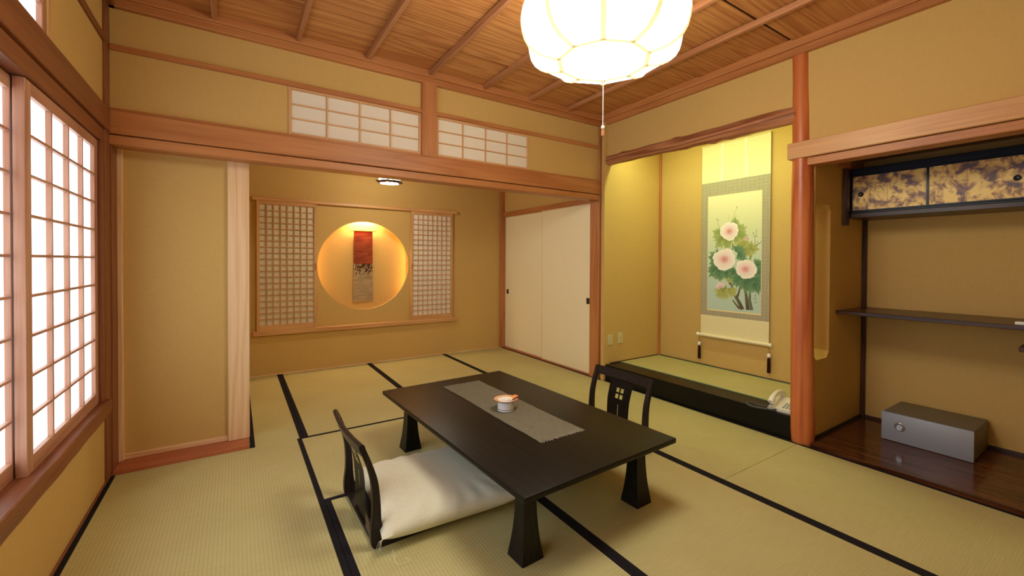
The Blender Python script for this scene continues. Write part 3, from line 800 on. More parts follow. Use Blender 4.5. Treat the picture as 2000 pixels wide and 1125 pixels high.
# ------------------------------------------------------------------ hanging paper lamp
LX, LY, LZ = 1.262, 1.307, 1.978
lamp = thing('paper_ceiling_lamp', (LX, LY, LZ), 'large ten-sided white paper pendant lamp glowing above the low table', 'lamp')
PRF = [(.190, 0), (.222, .002), (.254, .010), (.282, .024), (.304, .042), (.322, .072), (.331, .105), (.336, .140), (.335, .165), (.328, .20), (.316, .230), (.298, .256), (.27, .275), (.235, .288), (.19, .296)]
az = math.atan2(-LY, -LX)
def rp(k, i, extra=0.0):
    r, z = PRF[i]; a = az+2*pi*k/10; return ((r+extra)*cos(a), (r+extra)*sin(a), z)
for k in range(10):
    m = MB(); A = [m.bm.verts.new(rp(k, i)) for i in range(len(PRF))]; B = [m.bm.verts.new(rp(k+1, i)) for i in range(len(PRF))]
    for i in range(len(PRF)-1): m.bm.faces.new([A[i], B[i], B[i+1], A[i+1]])
    m.build('shade_panel', LAMPM, lamp, smooth=True)
    m = MB()
    inner, outer = [], []
    a = az+2*pi*k/10; tx, ty = -sin(a)*.010, cos(a)*.010
    L = [Vector(rp(k, i, -.006)) for i in range(len(PRF))]; O = [Vector(rp(k, i, .009)) for i in range(len(PRF))]
    L[0].z += .0; O[0].z -= .004
    t = Vector((tx, ty, 0))
    prev = None
    for p, q in zip(L, O):
        # push along the outward profile normal
        ring = [m.bm.verts.new(x) for x in (p-t, q-t, q+t, p+t)]
        if prev:
            for e in range(4): m.bm.faces.new([prev[e], prev[(e+1) % 4], ring[(e+1) % 4], ring[e]])
        else: m.bm.faces.new(ring)
        prev = ring
    m.bm.faces.new(prev[::-1])
    m.build('rib', RIBM, lamp, smooth=True)
    m = MB(); p0, p1 = Vector(rp(k, 0)), Vector(rp(k+1, 0)); ring = []
    for p in (p0, p1):
        inw = Vector((-p.x, -p.y, 0)).normalized()
        ring.append([m.bm.verts.new(p+inw*a_+Vector((0, 0, b_))) for a_, b_ in ((-.005, -.003), (.013, -.003), (.013, .004), (-.005, .004))])
    for e in range(4): m.bm.faces.new([ring[0][e], ring[0][(e+1) % 4], ring[1][(e+1) % 4], ring[1][e]])
    m.bm.faces.new(ring[0][::-1]); m.bm.faces.new(ring[1])
    m.build('rim_bar', RIBM, lamp, smooth=True)
m = MB(); m.bm.faces.new([m.bm.verts.new(Vector(rp(k, 0))*.99+Vector((0, 0, .002))) for k in range(10)])
m.build('bottom_panel', LAMPM, lamp)
m = MB().prism([(.192*cos(az+2*pi*k/10), .192*sin(az+2*pi*k/10)) for k in range(10)], 2, .294, .304)
m.build('top_plate', RIBM, lamp)
MB().tube([(0, 0, .304), (0, 0, ZC-LZ-.03)], .012, 12).build('hanging_rod', RAIL[2], lamp, smooth=True)
MB().lathe([(0, ZC-LZ), (.07, ZC-LZ), (.075, ZC-LZ-.02), (.05, ZC-LZ-.034), (0, ZC-LZ-.036)], 24).build('ceiling_rose', RAIL[0], lamp, smooth=True)
for k, kk in ((3, 2), (-3, -2)):
    p = Vector(rp(k, 7, .004)); bx('wire_clip', SILVER, p.x-.006, p.x+.006, p.y-.006, p.y+.006, p.z-.012, p.z+.016, .001, parent=lamp)
    for dz in (0, .014):
        pts = [Vector(rp(k, 7, .006))+Vector((0, 0, dz)), Vector(rp(kk, 11, .004))+Vector((0, 0, dz)), Vector(rp(kk, 13, .0))+Vector((0, 0, dz+.01))]
        MB().tube(pts, .0012, 6).build('wire', SILVER, lamp)
cd = MB().tube([(0, 0, -.002), (0, 0, -.262)], .0013, 6).build('pull_cord', STRING, lamp)
kb_ = thing('cord_knob', (0, 0, -.262)); kb_.parent = lamp
MB().lathe([(0, 0), (.006, -.002), (.0075, -.009), (.006, -.014), (0, -.015)], 16).build('white_bead', STRING, kb_, smooth=True)
MB().lathe([(0, -.014), (.0045, -.015), (.0068, -.032), (.006, -.044), (0, -.046)], 16).build('wooden_weight', BATTEN[2], kb_, smooth=True)

# ------------------------------------------------------------------ hanging scroll
SX = XT-.018
sc_c = 2.194
scr = thing('hanging_scroll', (SX, sc_c, .45), 'long hanging scroll painted with three pink peonies, hung in the display alcove', 'scroll')
def sheet(nm, mat, y0, y1, z0, z1, x0, x1, **kw):
    return bx(nm, mat, x0, x1, y0, y1, z0, z1, .0004, parent=scr, **kw)
def brocade():
    t = NT('grey_green_brocade')
    v = t.n('ShaderNodeTexVoronoi'); v.inputs['Scale'].default_value = 1; v.inputs['Randomness'].default_value = .25
    t.l(t.coords((1, 26, 34)), v.inputs[0])
    n = t.n('ShaderNodeTexNoise'); n.inputs['Scale'].default_value = 1; n.inputs['Detail'].default_value = 2; t.l(t.coords((1, 60, 500)), n.inputs[0])
    f = t.math('ADD', t.math('MULTIPLY', v.outputs[0], .9), t.math('MULTIPLY', n.outputs[0], .5))
    t.l(t.ramp(f, [(.2, rgb(164, 154, 132)), (1.0, rgb(182, 174, 152))]), t.b.inputs['Base Color']); t.b.inputs['Roughness'].default_value = .8
    return t.m
HW = .324
CREAM = cloth('cream_silk', rgb(240, 228, 186), 600, amt=.03, bump=.1)
sheet('cream_silk', CREAM, -HW, HW, .01, 1.812, -.0015, .0015)
sheet('brocade_mount', brocade(), -HW+.0005, HW-.0005, .198, 1.458, -.0025, -.0016)
for yy, dy in ((.108, .012), (-.108, -.010)):
    m = MB().prism([(yy-.0125, 1.812), (yy+.0125, 1.812), (yy+dy+.0125, 1.46), (yy+dy-.0125, 1.46)], 0, -.0042, -.0030)
    m.build('ribbon_strip', plain('white_ribbon', rgb(250, 244, 220), .8), scr)
rl = MB().tube([(-.012, -HW-.004, .004), (-.012, HW+.004, .004)], .0145, 16).build('roller', IVORY, scr, smooth=True)
for s in (-1, 1):
    MB().tube([(-.012, s*(HW+.004), .004), (-.012, s*(HW+.014), .004), (-.012, s*(HW+.03), .004)], [.0135, .0165, .0165], 16).build('roller_knob', plain('ivory_knob', rgb(252, 248, 238), .3), scr, smooth=True)
m = MB().tube([(-.004, -HW, 1.812), (-.004, HW, 1.812)], .006, 10).build('top_bar', CREAM, scr, smooth=True)
m = MB().tube([(-.006, .17, 1.815), (-.004, .0, 1.842), (-.006, -.17, 1.815)], .0015, 6).build('hanging_cord', BRASS, scr)
bx('wall_hook', BRASS, -.012, .016, -.004, .004, 1.835, 1.875, .001, parent=scr)
# tassel weights hang from the roller ends: separate things
for i, (s, ttl) in enumerate(((1, 'dark maroon tassel with white ball hanging from the roller end near the outlets'), (-1, 'dark maroon tassel with white ball hanging from the roller end near the telephone'))):
    t = thing('scroll_weight', (SX-.012, sc_c+s*(HW+.006), .452), ttl, 'tassel', 'scroll weights on the roller ends')
    top = .0
    MB().tube([(0, -.004, -.014), (0, -.001, -.075)], .0011, 5).build('cord', BRASS, t); MB().tube([(0, .004, -.014), (0, .001, -.075)], .0011, 5).build('cord', BRASS, t)
    MB().lathe([(0, -.07), (.009, -.073), (.0155, -.083), (.0165, -.092), (.0135, -.102), (.006, -.108), (0, -.109)], 20).build('ball', PORC, t, smooth=True)
    MB().lathe([(0, -.106), (.006, -.107), (.0115, -.118), (.0125, -.15), (.0135, -.235), (0, -.236)], 18).build('tassel', TASSEL, t, smooth=True)

# ---- painting: layered paint strokes as thin polygons with their own colours
def lerp(a, b, t): return tuple(a[i]+(b[i]-a[i])*t for i in range(3))
def srgb3(r, g, b): return (sl(r), sl(g), sl(b))
PW, PH = .507, 1.066
pb = bmesh.new(); cl = pb.loops.layers.float_color.new('Col')
depth_i = [0]
def addpoly(pts, cols, lift=None):
    """pts in (s, t): s 0..1 from the north edge, t 0..1 upward"""
    if lift is None: depth_i[0] += 1; lift = depth_i[0]
    x = -.0032-.00000035*lift*1.0-.0000002
    vs = [pb.verts.new((x, PW/2-s*PW, t*PH)) for s, t in pts]
    try: f = pb.faces.new(vs)
    except ValueError: return
    for lp, c in zip(f.loops, cols): lp[cl] = (c[0], c[1], c[2], 1)
G = 18
bgc = [(0, srgb3(190, 212, 206)), (.25, srgb3(194, 214, 206)), (.5, srgb3(206, 222, 204)), (.72, srgb3(222, 226, 190)), (1, srgb3(240, 232, 196))]
def bg(t):
    for (a, ca), (b, cb_) in zip(bgc, bgc[1:]):
        if t <= b: return lerp(ca, cb_, (t-a)/(b-a))
    return bgc[-1][1]
for j in range(G):
    t0, t1 = j/G, (j+1)/G
    addpoly([(0, t0), (1, t0), (1, t1), (0, t1)], [bg(t0), bg(t0), bg(t1), bg(t1)], lift=0)
asp = PW/PH
def clip(s, t): return (min(max(s, .004), .996), min(max(t, .004), .996))
def fan(c, pts, cc, ce):
    depth_i[0] += 1; L = depth_i[0]
    for i in range(len(pts)):
        a, b = pts[i], pts[(i+1) % len(pts)]
        addpoly([clip(*c), clip(*a), clip(*b)], [cc, ce, ce], lift=L)
def stroke(pts, w0, w1, c0, c1):
    depth_i[0] += 1; L = depth_i[0]
    P = [Vector((p[0], p[1]/asp)) for p in pts]; n = len(P); E = []
    for i, p in enumerate(P):
        d = (P[min(i+1, n-1)]-P[max(i-1, 0)]).normalized(); q = Vector((-d.y, d.x)); w_ = w0+(w1-w0)*i/(n-1)
        E.append((p+q*w_, p-q*w_))
    for i in range(n-1):
        a, b = lerp(c0, c1, i/(n-1)), lerp(c0, c1, (i+1)/(n-1))
        q = [clip(v.x, v.y*asp) for v in (E[i][0], E[i][1], E[i+1][1], E[i+1][0])]
        addpoly(q, [a, tuple(x*.75 for x in a), tuple(x*.75 for x in b), b], lift=L)
def leaflet(s, t, ang, ln, wd, c0, c1):
    pts = []
    for i in range(13):
        u = i/12; w_ = wd*sin(pi*u**.8)*(1-.25*u); pts.append((u*ln, w_))
    pts += [(x, -y) for x, y in pts[::-1][1:-1]]
    out = [(s+(x*cos(ang)-y*sin(ang)), t+(x*sin(ang)+y*cos(ang))*asp) for x, y in pts]
    depth_i[0] += 1; L = depth_i[0]; m = len(out)
    cen = (s+ln*.45*cos(ang), t+ln*.45*sin(ang)*asp)
    for i in range(m):
        a, b = out[i], out[(i+1) % m]
        fa = min(1, math.hypot(a[0]-s, (a[1]-t)/asp)/ln); fb = min(1, math.hypot(b[0]-s, (b[1]-t)/asp)/ln)
        k = 1 if i < m/2 else .86
        addpoly([clip(*cen), clip(*a), clip(*b)], [tuple(x*k for x in lerp(c0, c1, .4)), tuple(x*k for x in lerp(c0, c1, fa)), tuple(x*k for x in lerp(c0, c1, fb))], lift=L)
    stroke([(s, t), (s+ln*.8*cos(ang), t+ln*.8*sin(ang)*asp)], .0018, .0008, lerp(c0, (.7, .75, .5), .5), lerp(c1, (.7, .75, .5), .4))
def leafcluster(s, t, ang, size, c0, c1, n=5, spread=2.2):
    order = sorted(range(n), key=lambda i: -abs(i-(n-1)/2))
    for i in order:
        a = ang+(i-(n-1)/2)*spread/max(1, n-1)+R_.uniform(-.1, .1)
        l = size*(1-.32*abs(i-(n-1)/2)/(n/2))*R_.uniform(.85, 1.1)
        j = R_.uniform(.85, 1.12)
        leaflet(s, t, a, l, l*.2, tuple(x*j for x in c0), tuple(x*j for x in c1))
        leaflet(s+l*.4*cos(a), t+l*.4*sin(a)*asp, a+.6, l*.42, l*.1, c0, c1); leaflet(s+l*.4*cos(a), t+l*.4*sin(a)*asp, a-.6, l*.42, l*.1, c0, c1)
def S(px, py):   # crop pixels -> (s, t)
    s = (px-100)/437; top = 142-54*s; bot = 1045+48*s
    return (s, (bot-py)/(bot-top))
DK, DK2 = srgb3(76, 124, 98), srgb3(136, 168, 130)
OL, OL2 = srgb3(138, 158, 84), srgb3(196, 206, 146)
YG, YG2 = srgb3(158, 166, 88), srgb3(206, 206, 140)
BR, BR2 = srgb3(104, 92, 80), srgb3(140, 128, 108)
pale = srgb3(160, 170, 150)
# trunks and stems
stroke([S(470, 1062), S(452, 980), S(456, 900), S(440, 820)], .03, .012, pale, srgb3(150, 160, 136))
stroke([S(440, 1060), S(432, 1000), S(424, 930), S(412, 880), S(395, 830)], .034, .014, BR, BR2)
stroke([S(426, 935), S(436, 880), S(432, 830)], .016, .01, BR, BR2)
stroke([S(398, 1056), S(372, 1000), S(345, 955), S(322, 900), S(298, 835)], .036, .018, BR, BR2)
stroke([S(352, 965), S(370, 910), S(378, 865), S(372, 800)], .02, .012, BR, BR2)
stroke([S(375, 1050), S(350, 1020), S(318, 978)], .02, .014, BR, BR2)
stroke([S(298, 850), S(292, 825)], .022, .026, srgb3(120, 60, 56), srgb3(140, 80, 70))
stroke([S(310, 575), S(314, 530), S(300, 480)], .012, .008, srgb3(150, 140, 110), srgb3(140, 150, 90))
stroke([S(408, 660), S(408, 640)], .014, .012, srgb3(110, 50, 50), srgb3(150, 90, 80))
stroke([S(450, 650), S(470, 600), S(490, 540), S(488, 470)], .014, .004, OL, pale)
stroke([S(485, 560), S(505, 530), S(530, 512)], .008, .004, srgb3(110, 80, 80), srgb3(120, 70, 70))
stroke([S(488, 475), S(475, 440)], .004, .003, pale, BR); stroke([S(488, 475), S(498, 425)], .004, .003, pale, BR)
for q in ((475, 438), (498, 420), (500, 466), (532, 512), (178, 322), (188, 332), (343, 230), (184, 535), (180, 580), (504, 515)):
    s, t = S(*q); leaflet(s, t, 1.3, .03, .009, srgb3(130, 70, 70), srgb3(176, 130, 110))
stroke([S(300, 350), S(316, 300), S(330, 262), S(343, 232)], .004, .002, srgb3(190, 200, 150), srgb3(190, 180, 140))
stroke([S(280, 330), S(278, 280)], .003, .002, srgb3(200, 206, 160), srgb3(200, 190, 150)); stroke([S(325, 290), S(362, 300)], .003, .002, srgb3(200, 206, 160), srgb3(200, 190, 150))
stroke([S(205, 400), S(192, 365), S(180, 325)], .004, .002, srgb3(170, 180, 130), srgb3(150, 120, 100))
stroke([S(195, 590), S(182, 560), S(184, 540)], .008, .004, srgb3(130, 110, 90), srgb3(120, 70, 70))
# leaves
for px, py, an, sz, k, n in ((325, 370, 1.5, .16, 1, 5), (215, 440, 3.4, .22, 1, 5), (240, 470, 3.9, .26, 1, 5), (270, 490, 4.6, .2, 1, 5), (330, 450, 5.4, .2, 1, 5), (345, 420, .3, .25, 1, 5), (360, 440, 6.1, .2, 1, 5),
                             (430, 540, 2.9, .25, 2, 5), (440, 560, .0, .22, 2, 5), (430, 560, 4.5, .2, 2, 5), (450, 560, 1.4, .16, 2, 5),
                             (200, 640, 3.0, .26, 0, 5), (350, 590, .9, .2, 0, 5), (360, 620, .2, .2, 0, 5), (360, 600, 5.6, .18, 0, 5),
                             (190, 720, 3.7, .28, 0, 6), (215, 735, 4.5, .26, 0, 6), (270, 735, 5.3, .26, 0, 6), (330, 730, 4.9, .24, 0, 6),
                             (380, 790, 4.2, .24, 0, 6), (440, 800, 5.0, .3, 0, 6), (490, 790, 5.6, .28, 0, 6), (500, 700, .7, .18, 0, 5), (500, 740, 5.9, .2, 0, 5), (430, 830, 4.6, .22, 0, 5), (500, 840, 5.0, .24, 0, 5),
                             (270, 880, 3.6, .3, 2, 6), (255, 900, 4.2, .22, 2, 6), (300, 880, 4.8, .2, 2, 5), (240, 910, 3.2, .22, 2, 5), (280, 830, 1.0, .12, 2, 4)):
    s, t = S(px, py); c0, c1 = ((DK, DK2), (OL, OL2), (YG, YG2))[k]
    leafcluster(s, t, an, sz, c0, c1, n)
# peonies
def peony(px, py, r, squash=.86, seed=0, pink=1.0):
    rr = random.Random(seed); s0, t0 = S(px, py)
    W = srgb3(252, 246, 246); P1 = lerp(W, srgb3(240, 184, 204), pink); P2 = lerp(W, srgb3(226, 124, 158), pink); O = srgb3(226, 160, 96)
    def petal(a, r0, r1, wd, ci, ce):
        pts = []
        base = (s0+r0*cos(a), t0+r0*sin(a)*asp*squash)
        nn = 12
        for i in range(nn+1):
            b = a+(i/nn-.5)*wd; x_ = (i/nn-.5)*2; q = r1*(.62+.38*math.sqrt(max(0, 1-(x_*.97)**2)))*(1-.05*math.exp(-(x_/.18)**2))*(1+rr.uniform(-.012, .012))
            pts.append((s0+q*cos(b), t0+q*sin(b)*asp*squash))
        depth_i[0] += 1; L = depth_i[0]
        # shadow line under the petal edge
        for k, (cI, cE, f) in enumerate(((ci, ce, 1.0),)):
            mid = [(base[0]+(p[0]-base[0])*.5, base[1]+(p[1]-base[1])*.5) for p in pts]; cM = lerp(cI, cE, .72)
            for i in range(nn):
                addpoly([clip(*base), clip(*mid[i]), clip(*mid[i+1])], [cI, cM, cM], lift=L)
                addpoly([clip(*mid[i]), clip(*pts[i]), clip(*pts[i+1]), clip(*mid[i+1])], [cM, cE, cE, cM], lift=L)
        stroke(pts, .0013, .0013, lerp(ce, P2, .5), lerp(ce, P2, .5))
    n = 9
    order = list(range(8)); rr.shuffle(order)
    for i in order: petal(2*pi*i/8+seed+rr.uniform(-.1, .1), r*.15, r*rr.uniform(.92, 1.08), 1.12, P1, W)
    for i in range(7): petal(2*pi*i/7+seed+.4+rr.uniform(-.15, .15), r*.1, r*rr.uniform(.64, .78), 1.2, P2, lerp(W, P1, .12))
    for i in range(7): petal(2*pi*i/7+seed+.1, r*.08, r*rr.uniform(.40, .56), 1.2, P2, lerp(W, P1, .35))
    for i in range(6): petal(2*pi*i/6+seed+.7, r*.02, r*.33, 1.1, lerp(P2, O, .3), P1)
    for i in range(9):
        a = 2*pi*i/9; leaflet(s0, t0, a, r*.15, r*.03, srgb3(236, 176, 90), O)
peony(285, 418, .190, .86, 1); peony(246, 645, .232, .86, 2); peony(418, 728, .196, .84, 3)
s, t = S(425, 492)
for a in (1.2, 1.6, 2.0, 1.57): leaflet(s, t-.006, a, .07, .026, srgb3(246, 224, 228), srgb3(214, 140, 156))
leafcluster(s, t-.004, 4.6, .06, YG, YG2, 3)
s, t = S(218, 875)
for a in (2.6, 2.2, 1.8, 1.4, 1.0, .6, 3.0): leaflet(s, t, a, .12, .042, srgb3(226, 186, 204), srgb3(244, 230, 238))
for a in (2.9, 2.4, 1.9, 1.4): leaflet(s-.03, t-.004, a, .07, .03, srgb3(220, 170, 196), srgb3(246, 236, 242))
# signature: three small brushed characters
INK = srgb3(120, 140, 130)
for gi, (px, py) in enumerate(((497, 945), (495, 970), (500, 998))):
    s, t = S(px, py)
    for (x0, y0_, x1, y1_) in (((-.02, .010, .02, .011), (-.004, .018, -.006, -.004), (-.02, .002, .018, .003), (-.016, -.006, .016, -.007), (.010, .008, .012, -.008)),
                              ((-.02, .006, -.006, -.008), (-.012, .012, -.013, -.010), (.0, .008, .020, .009), (.010, .014, .010, -.008), (.0, -.001, .020, -.001)),
                              ((-.018, .010, .018, .010), (-.018, .010, -.018, -.008), (.018, .010, .018, -.008), (-.018, -.008, .018, -.008), (-.010, .001, .010, .001)))[gi]:
        stroke([(s+x0*.8, t+y0_*.7), (s+x1*.8, t+y1_*.7)], .0022, .0018, INK, INK)
me = bpy.data.meshes.new('painting'); pb.normal_update(); pb.to_mesh(me); pb.free(); me.materials.append(PAINT)
po = bpy.data.objects.new('painting', me); COL.objects.link(po); po.parent = scr; po.location = (0, 0, .258)
tag(po, 'painted silk panel with three pink peonies, green leaves and brown branches')
sheet('painting_border', plain('ivory_paper_edge', rgb(238, 220, 176), .8), -PW/2-.003, PW/2+.003, .245, 1.330, -.0031, -.0026)

# ------------------------------------------------------------------ outlets and telephone in the alcove
for i, (xa, xb, za, zb_, lab) in enumerate(((3.012, 3.074, .338, .437, 'cream wall outlet plate closest to the corner pillar in the alcove'), (3.148, 3.214, .340, .448, 'cream wall outlet plate further from the corner pillar in the alcove'))):
    t = thing('wall_outlet', ((xa+xb)/2, YT1, za), lab, 'outlet', 'outlets in the alcove side wall')
    hw = (xb-xa)/2; H = zb_-za
    bx('cover_plate', CREAMP, -hw, hw, -.007, 0, 0, H, .0025, parent=t)
    bx('insert', CREAMP, -.011, .011, -.009, -.006, H*.2, H*.8, .001, parent=t)
    if i == 0:
        for zz in (.35, .6):
            for s in (-1, 1): bx('slot', BLACKP, s*.004-.0008, s*.004+.0008, -.0094, -.0088, H*zz, H*zz+.008, 0, parent=t)
    else:
        o = MB().lathe([(0, .002), (.003, .003), (.005, .001), (.005, 0)], 12).build('socket', GREYK, t, smooth=True); o.rotation_euler = (pi/2, 0, 0); o.location = (0, -.009, H*.5)

ph_ = thing('telephone', (3.085, 1.435, ZF), 'white push-button telephone with grey coiled cord on the raised alcove edge', 'telephone', rz=radians(6))
m = MB().prism([(-.075, 0), (.13, 0), (.13, .05), (.10, .052), (-.075, .02)], 1, -.075, .075, .004, 2)
m.build('body', WHITE, ph_, smooth=True)
for i in range(3):
    for j in range(4):
        b_ = MB().box(-.006, .006, -.0055, .0055, 0, .004, .0012).build('key', plain('key_grey', rgb(150, 150, 146), .5), ph_)
        b_.location = (-.05+j*.022, -.052+i*.018, .0255+j*.0040); b_.rotation_euler = (0, -.18, 0)
hpts = [(-.085, .048, .036), (-.08, .048, .055), (-.05, .048, .082), (0, .048, .098), (.05, .048, .100), (.10, .048, .088), (.125, .048, .066), (.128, .048, .052)]
hs = MB().tube(hpts, [.018, .022, .0175, .014, .014, .0175, .022, .019], 16).build('handset', WHITE, ph_, smooth=True, angle=60)
# coiled cord loop on the beam and mat
cpts = []; base = []
ctrl = [(-.085, .06, .034), (-.088, .085, .02), (-.075, .13, .012), (-.055, .17, .012), (-.075, .195, .012), (-.115, .19, .012), (-.14, .15, .012), (-.135, .10, .012), (-.12, .06, .012), (-.10, .03, .010), (-.072, .02, .010)]
def catmull(P, n):
    P = [Vector(p) for p in P]; P = [P[0]]+P+[P[-1]]; out = []
    for i in range(1, len(P)-2):
        for k in range(n):
            t = k/n; a, b, c, d = P[i-1], P[i], P[i+1], P[i+2]
            out.append(.5*((2*b)+(-a+c)*t+(2*a-5*b+4*c-d)*t*t+(-a+3*b-3*c+d)*t**3))
    out.append(P[-2]); return out
base = catmull(ctrl, 60)
for i, p in enumerate(base):
    d = (base[min(i+1, len(base)-1)]-base[max(i-1, 0)]).normalized(); a = d.cross(Vector((0, 0, 1))).normalized(); b = Vector((0, 0, 1))
    ph2 = i*1.0; cpts.append(p+(a*cos(ph2)+b*sin(ph2))*.0048)
MB().tube(cpts, .0016, 5).build('coiled_cord', CORDM, ph_, smooth=True)
# inner dark core keeps the coil readable from far
MB().tube(base[::6], .0042, 8).build('cord_core', CORDM, ph_, smooth=True)

# ------------------------------------------------------------------ low table
TZ = .335
tb = thing('low_table', (1.228, 1.995, 0), 'low rectangular dark brown lacquered table with flared legs in the room centre', 'table', rz=radians(2.3))
tw, tl = .437, .757
MB().box(-tw, tw, -tl, tl, TZ-.024, TZ, .004, 2).build('table_top', TABLEM, tb, smooth=True)
MB().box(-tw+.07, tw-.07, -tl+.10, tl-.10, TZ-.052, TZ-.024, .002).build('apron', LEGM, tb)
def flared_leg():
    m = MB(); rings = []
    for j in range(13):
        t = j/12; z = (TZ-.03)*t
        w_ = .029+.023*(1-t)**2.6
        rings.append([m.bm.verts.new((sx*w_, sy*w_, z)) for sx, sy in ((-1, -1), (1, -1), (1, 1), (-1, 1))])
    for A, B in zip(rings, rings[1:]):
        for k in range(4): m.bm.faces.new([A[k], A[(k+1) % 4], B[(k+1) % 4], B[k]])
    m.bm.faces.new(rings[0][::-1]); m.bm.faces.new(rings[-1])
    es = [e for e in m.bm.edges if abs(e.verts[0].co.z-e.verts[1].co.z) > .001]
    bmesh.ops.bevel(m.bm, geom=es, offset=.003, segments=2, affect='EDGES')
    return m
lg = flared_leg().build('leg', LEGM, tb, origin=(0, 0, 0), smooth=True)
lg.location = (-.315, -.600, 0)
for p in ((.345, -.600), (-.315, .600), (.345, .600)): dup_obj(lg, (p[0], p[1], 0), tb)

# table runner
rn = thing('table_runner', (1.254, 2.078, TZ+.0005), 'grey linen table runner with frayed ends on the dark low table', 'runner', rz=radians(1.0))
hw, hl_ = .131, .512
m = MB(); nx, ny = 10, 40; Gd = []
for j in range(ny+1):
    row = []
    for i in range(nx+1):
        u, v = i/nx*2-1, j/ny*2-1
        row.append(m.bm.verts.new((u*hw+.002*sin(v*5), v*hl_+.003*u*sin(3*u), .0016+.0010*sin(u*4+v*9)*(abs(v) > .5)+.0006*sin(v*30+u*7))))
    Gd.append(row)
fs = [m.bm.faces.new([Gd[j][i], Gd[j][i+1], Gd[j+1][i+1], Gd[j+1][i]]) for j in range(ny) for i in range(nx)]
bmesh.ops.solidify(m.bm, geom=fs, thickness=.0012)
m.build('linen_strip', RUNNER, rn, smooth=True)
m = MB()
for e in (-1, 1):
    for i in range(110):
        x = -hw+2*hw*i/109+R_.uniform(-.001, .001); l = R_.uniform(.008, .019); a = R_.uniform(-.5, .5)
        m.tube([(x, e*hl_, .0018), (x+a*l*.5, e*(hl_+l*.6), .0022+R_.uniform(0, .002)), (x+a*l, e*(hl_+l), .0014)], .0006, 3, caps=False)
m.build('frayed_threads', plain('linen_thread', rgb(176, 168, 144), .9), rn, kind='stuff')

# ashtray dish and the matchbox lying on it
ds = thing('ashtray_dish', (1.226, 2.008, TZ+.002), 'white porcelain footed dish with orange patterned rim on the grey runner', 'dish')
MB().lathe([(0, .001), (.042, 0), (.0455, .002), (.0455, .046), (.0435, .048), (.0, .048)], 48).build('foot', PORC, ds, smooth=True)
MB().lathe([(.0457, .009), (.0461, .010), (.0461, .0115), (.0457, .0125)], 48).build('foot_line', plain('grey_glaze', rgb(120, 122, 140), .2), ds)
def rimmat():
    t = NT('orange_patterned_glaze')
    sp = t.n('ShaderNodeSeparateXYZ'); tc = t.n('ShaderNodeTexCoord'); t.l(tc.outputs['Object'], sp.inputs[0])
    r = t.math('SQRT', t.math('ADD', t.math('MULTIPLY', sp.outputs[0], sp.outputs[0]), t.math('MULTIPLY', sp.outputs[1], sp.outputs[1])))
    v = t.n('ShaderNodeTexVoronoi'); v.inputs['Scale'].default_value = 75; t.l(tc.outputs['Object'], v.inputs[0])
    pat = t.ramp(v.outputs[0], [(.2, rgb(190, 84, 34)), (.42, rgb(240, 196, 150))])
    ring = t.ramp(r, [(.0, rgb(250, 246, 238)), (.0435, rgb(250, 246, 238)), (.0445, rgb(96, 50, 30)), (.047, rgb(224, 130, 70)), (.064, rgb(224, 130, 70)), (.0655, rgb(120, 62, 34))])
    ring.node.color_ramp.interpolation = 'CONSTANT'
    a = t.math('MULTIPLY', t.math('GREATER_THAN', r, .048), t.math('LESS_THAN', r, .0655))
    t.l(t.mix(a, ring, pat), t.b.inputs['Base Color']); t.b.inputs['Roughness'].default_value = .12; t.b.inputs['Coat Weight'].default_value = .5
    return t.m
MB().lathe([(0, .0485), (.030, .0485), (.040, .053), (.046, .058), (.0675, .0625), (.0695, .0625), (.069, .0595), (.046, .050), (.040, .0475), (0, .0475)], 56).build('plate', rimmat(), ds, smooth=True)
mbx = thing('matchbox', (1.268, 1.996, TZ+.0665), 'small orange and cream matchbox resting on the rim of the white dish', 'matchbox', rz=radians(38))
mbx.rotation_euler = (0, radians(-9), radians(12))
MB().box(-.026, .026, -.0155, .0155, -.004, .004, .001).build('sleeve', plain('orange_card', rgb(236, 150, 92), .5), mbx)
MB().box(-.0265, -.012, -.0150, .0150, -.0043, .0043, .0006).build('cream_end', plain('cream_card', rgb(252, 232, 200), .5), mbx)
MB().box(-.026, .026, -.0160, -.0150, -.003, .003, 0).build('striking_strip', plain('brown_striker', rgb(110, 50, 30), .9), mbx)

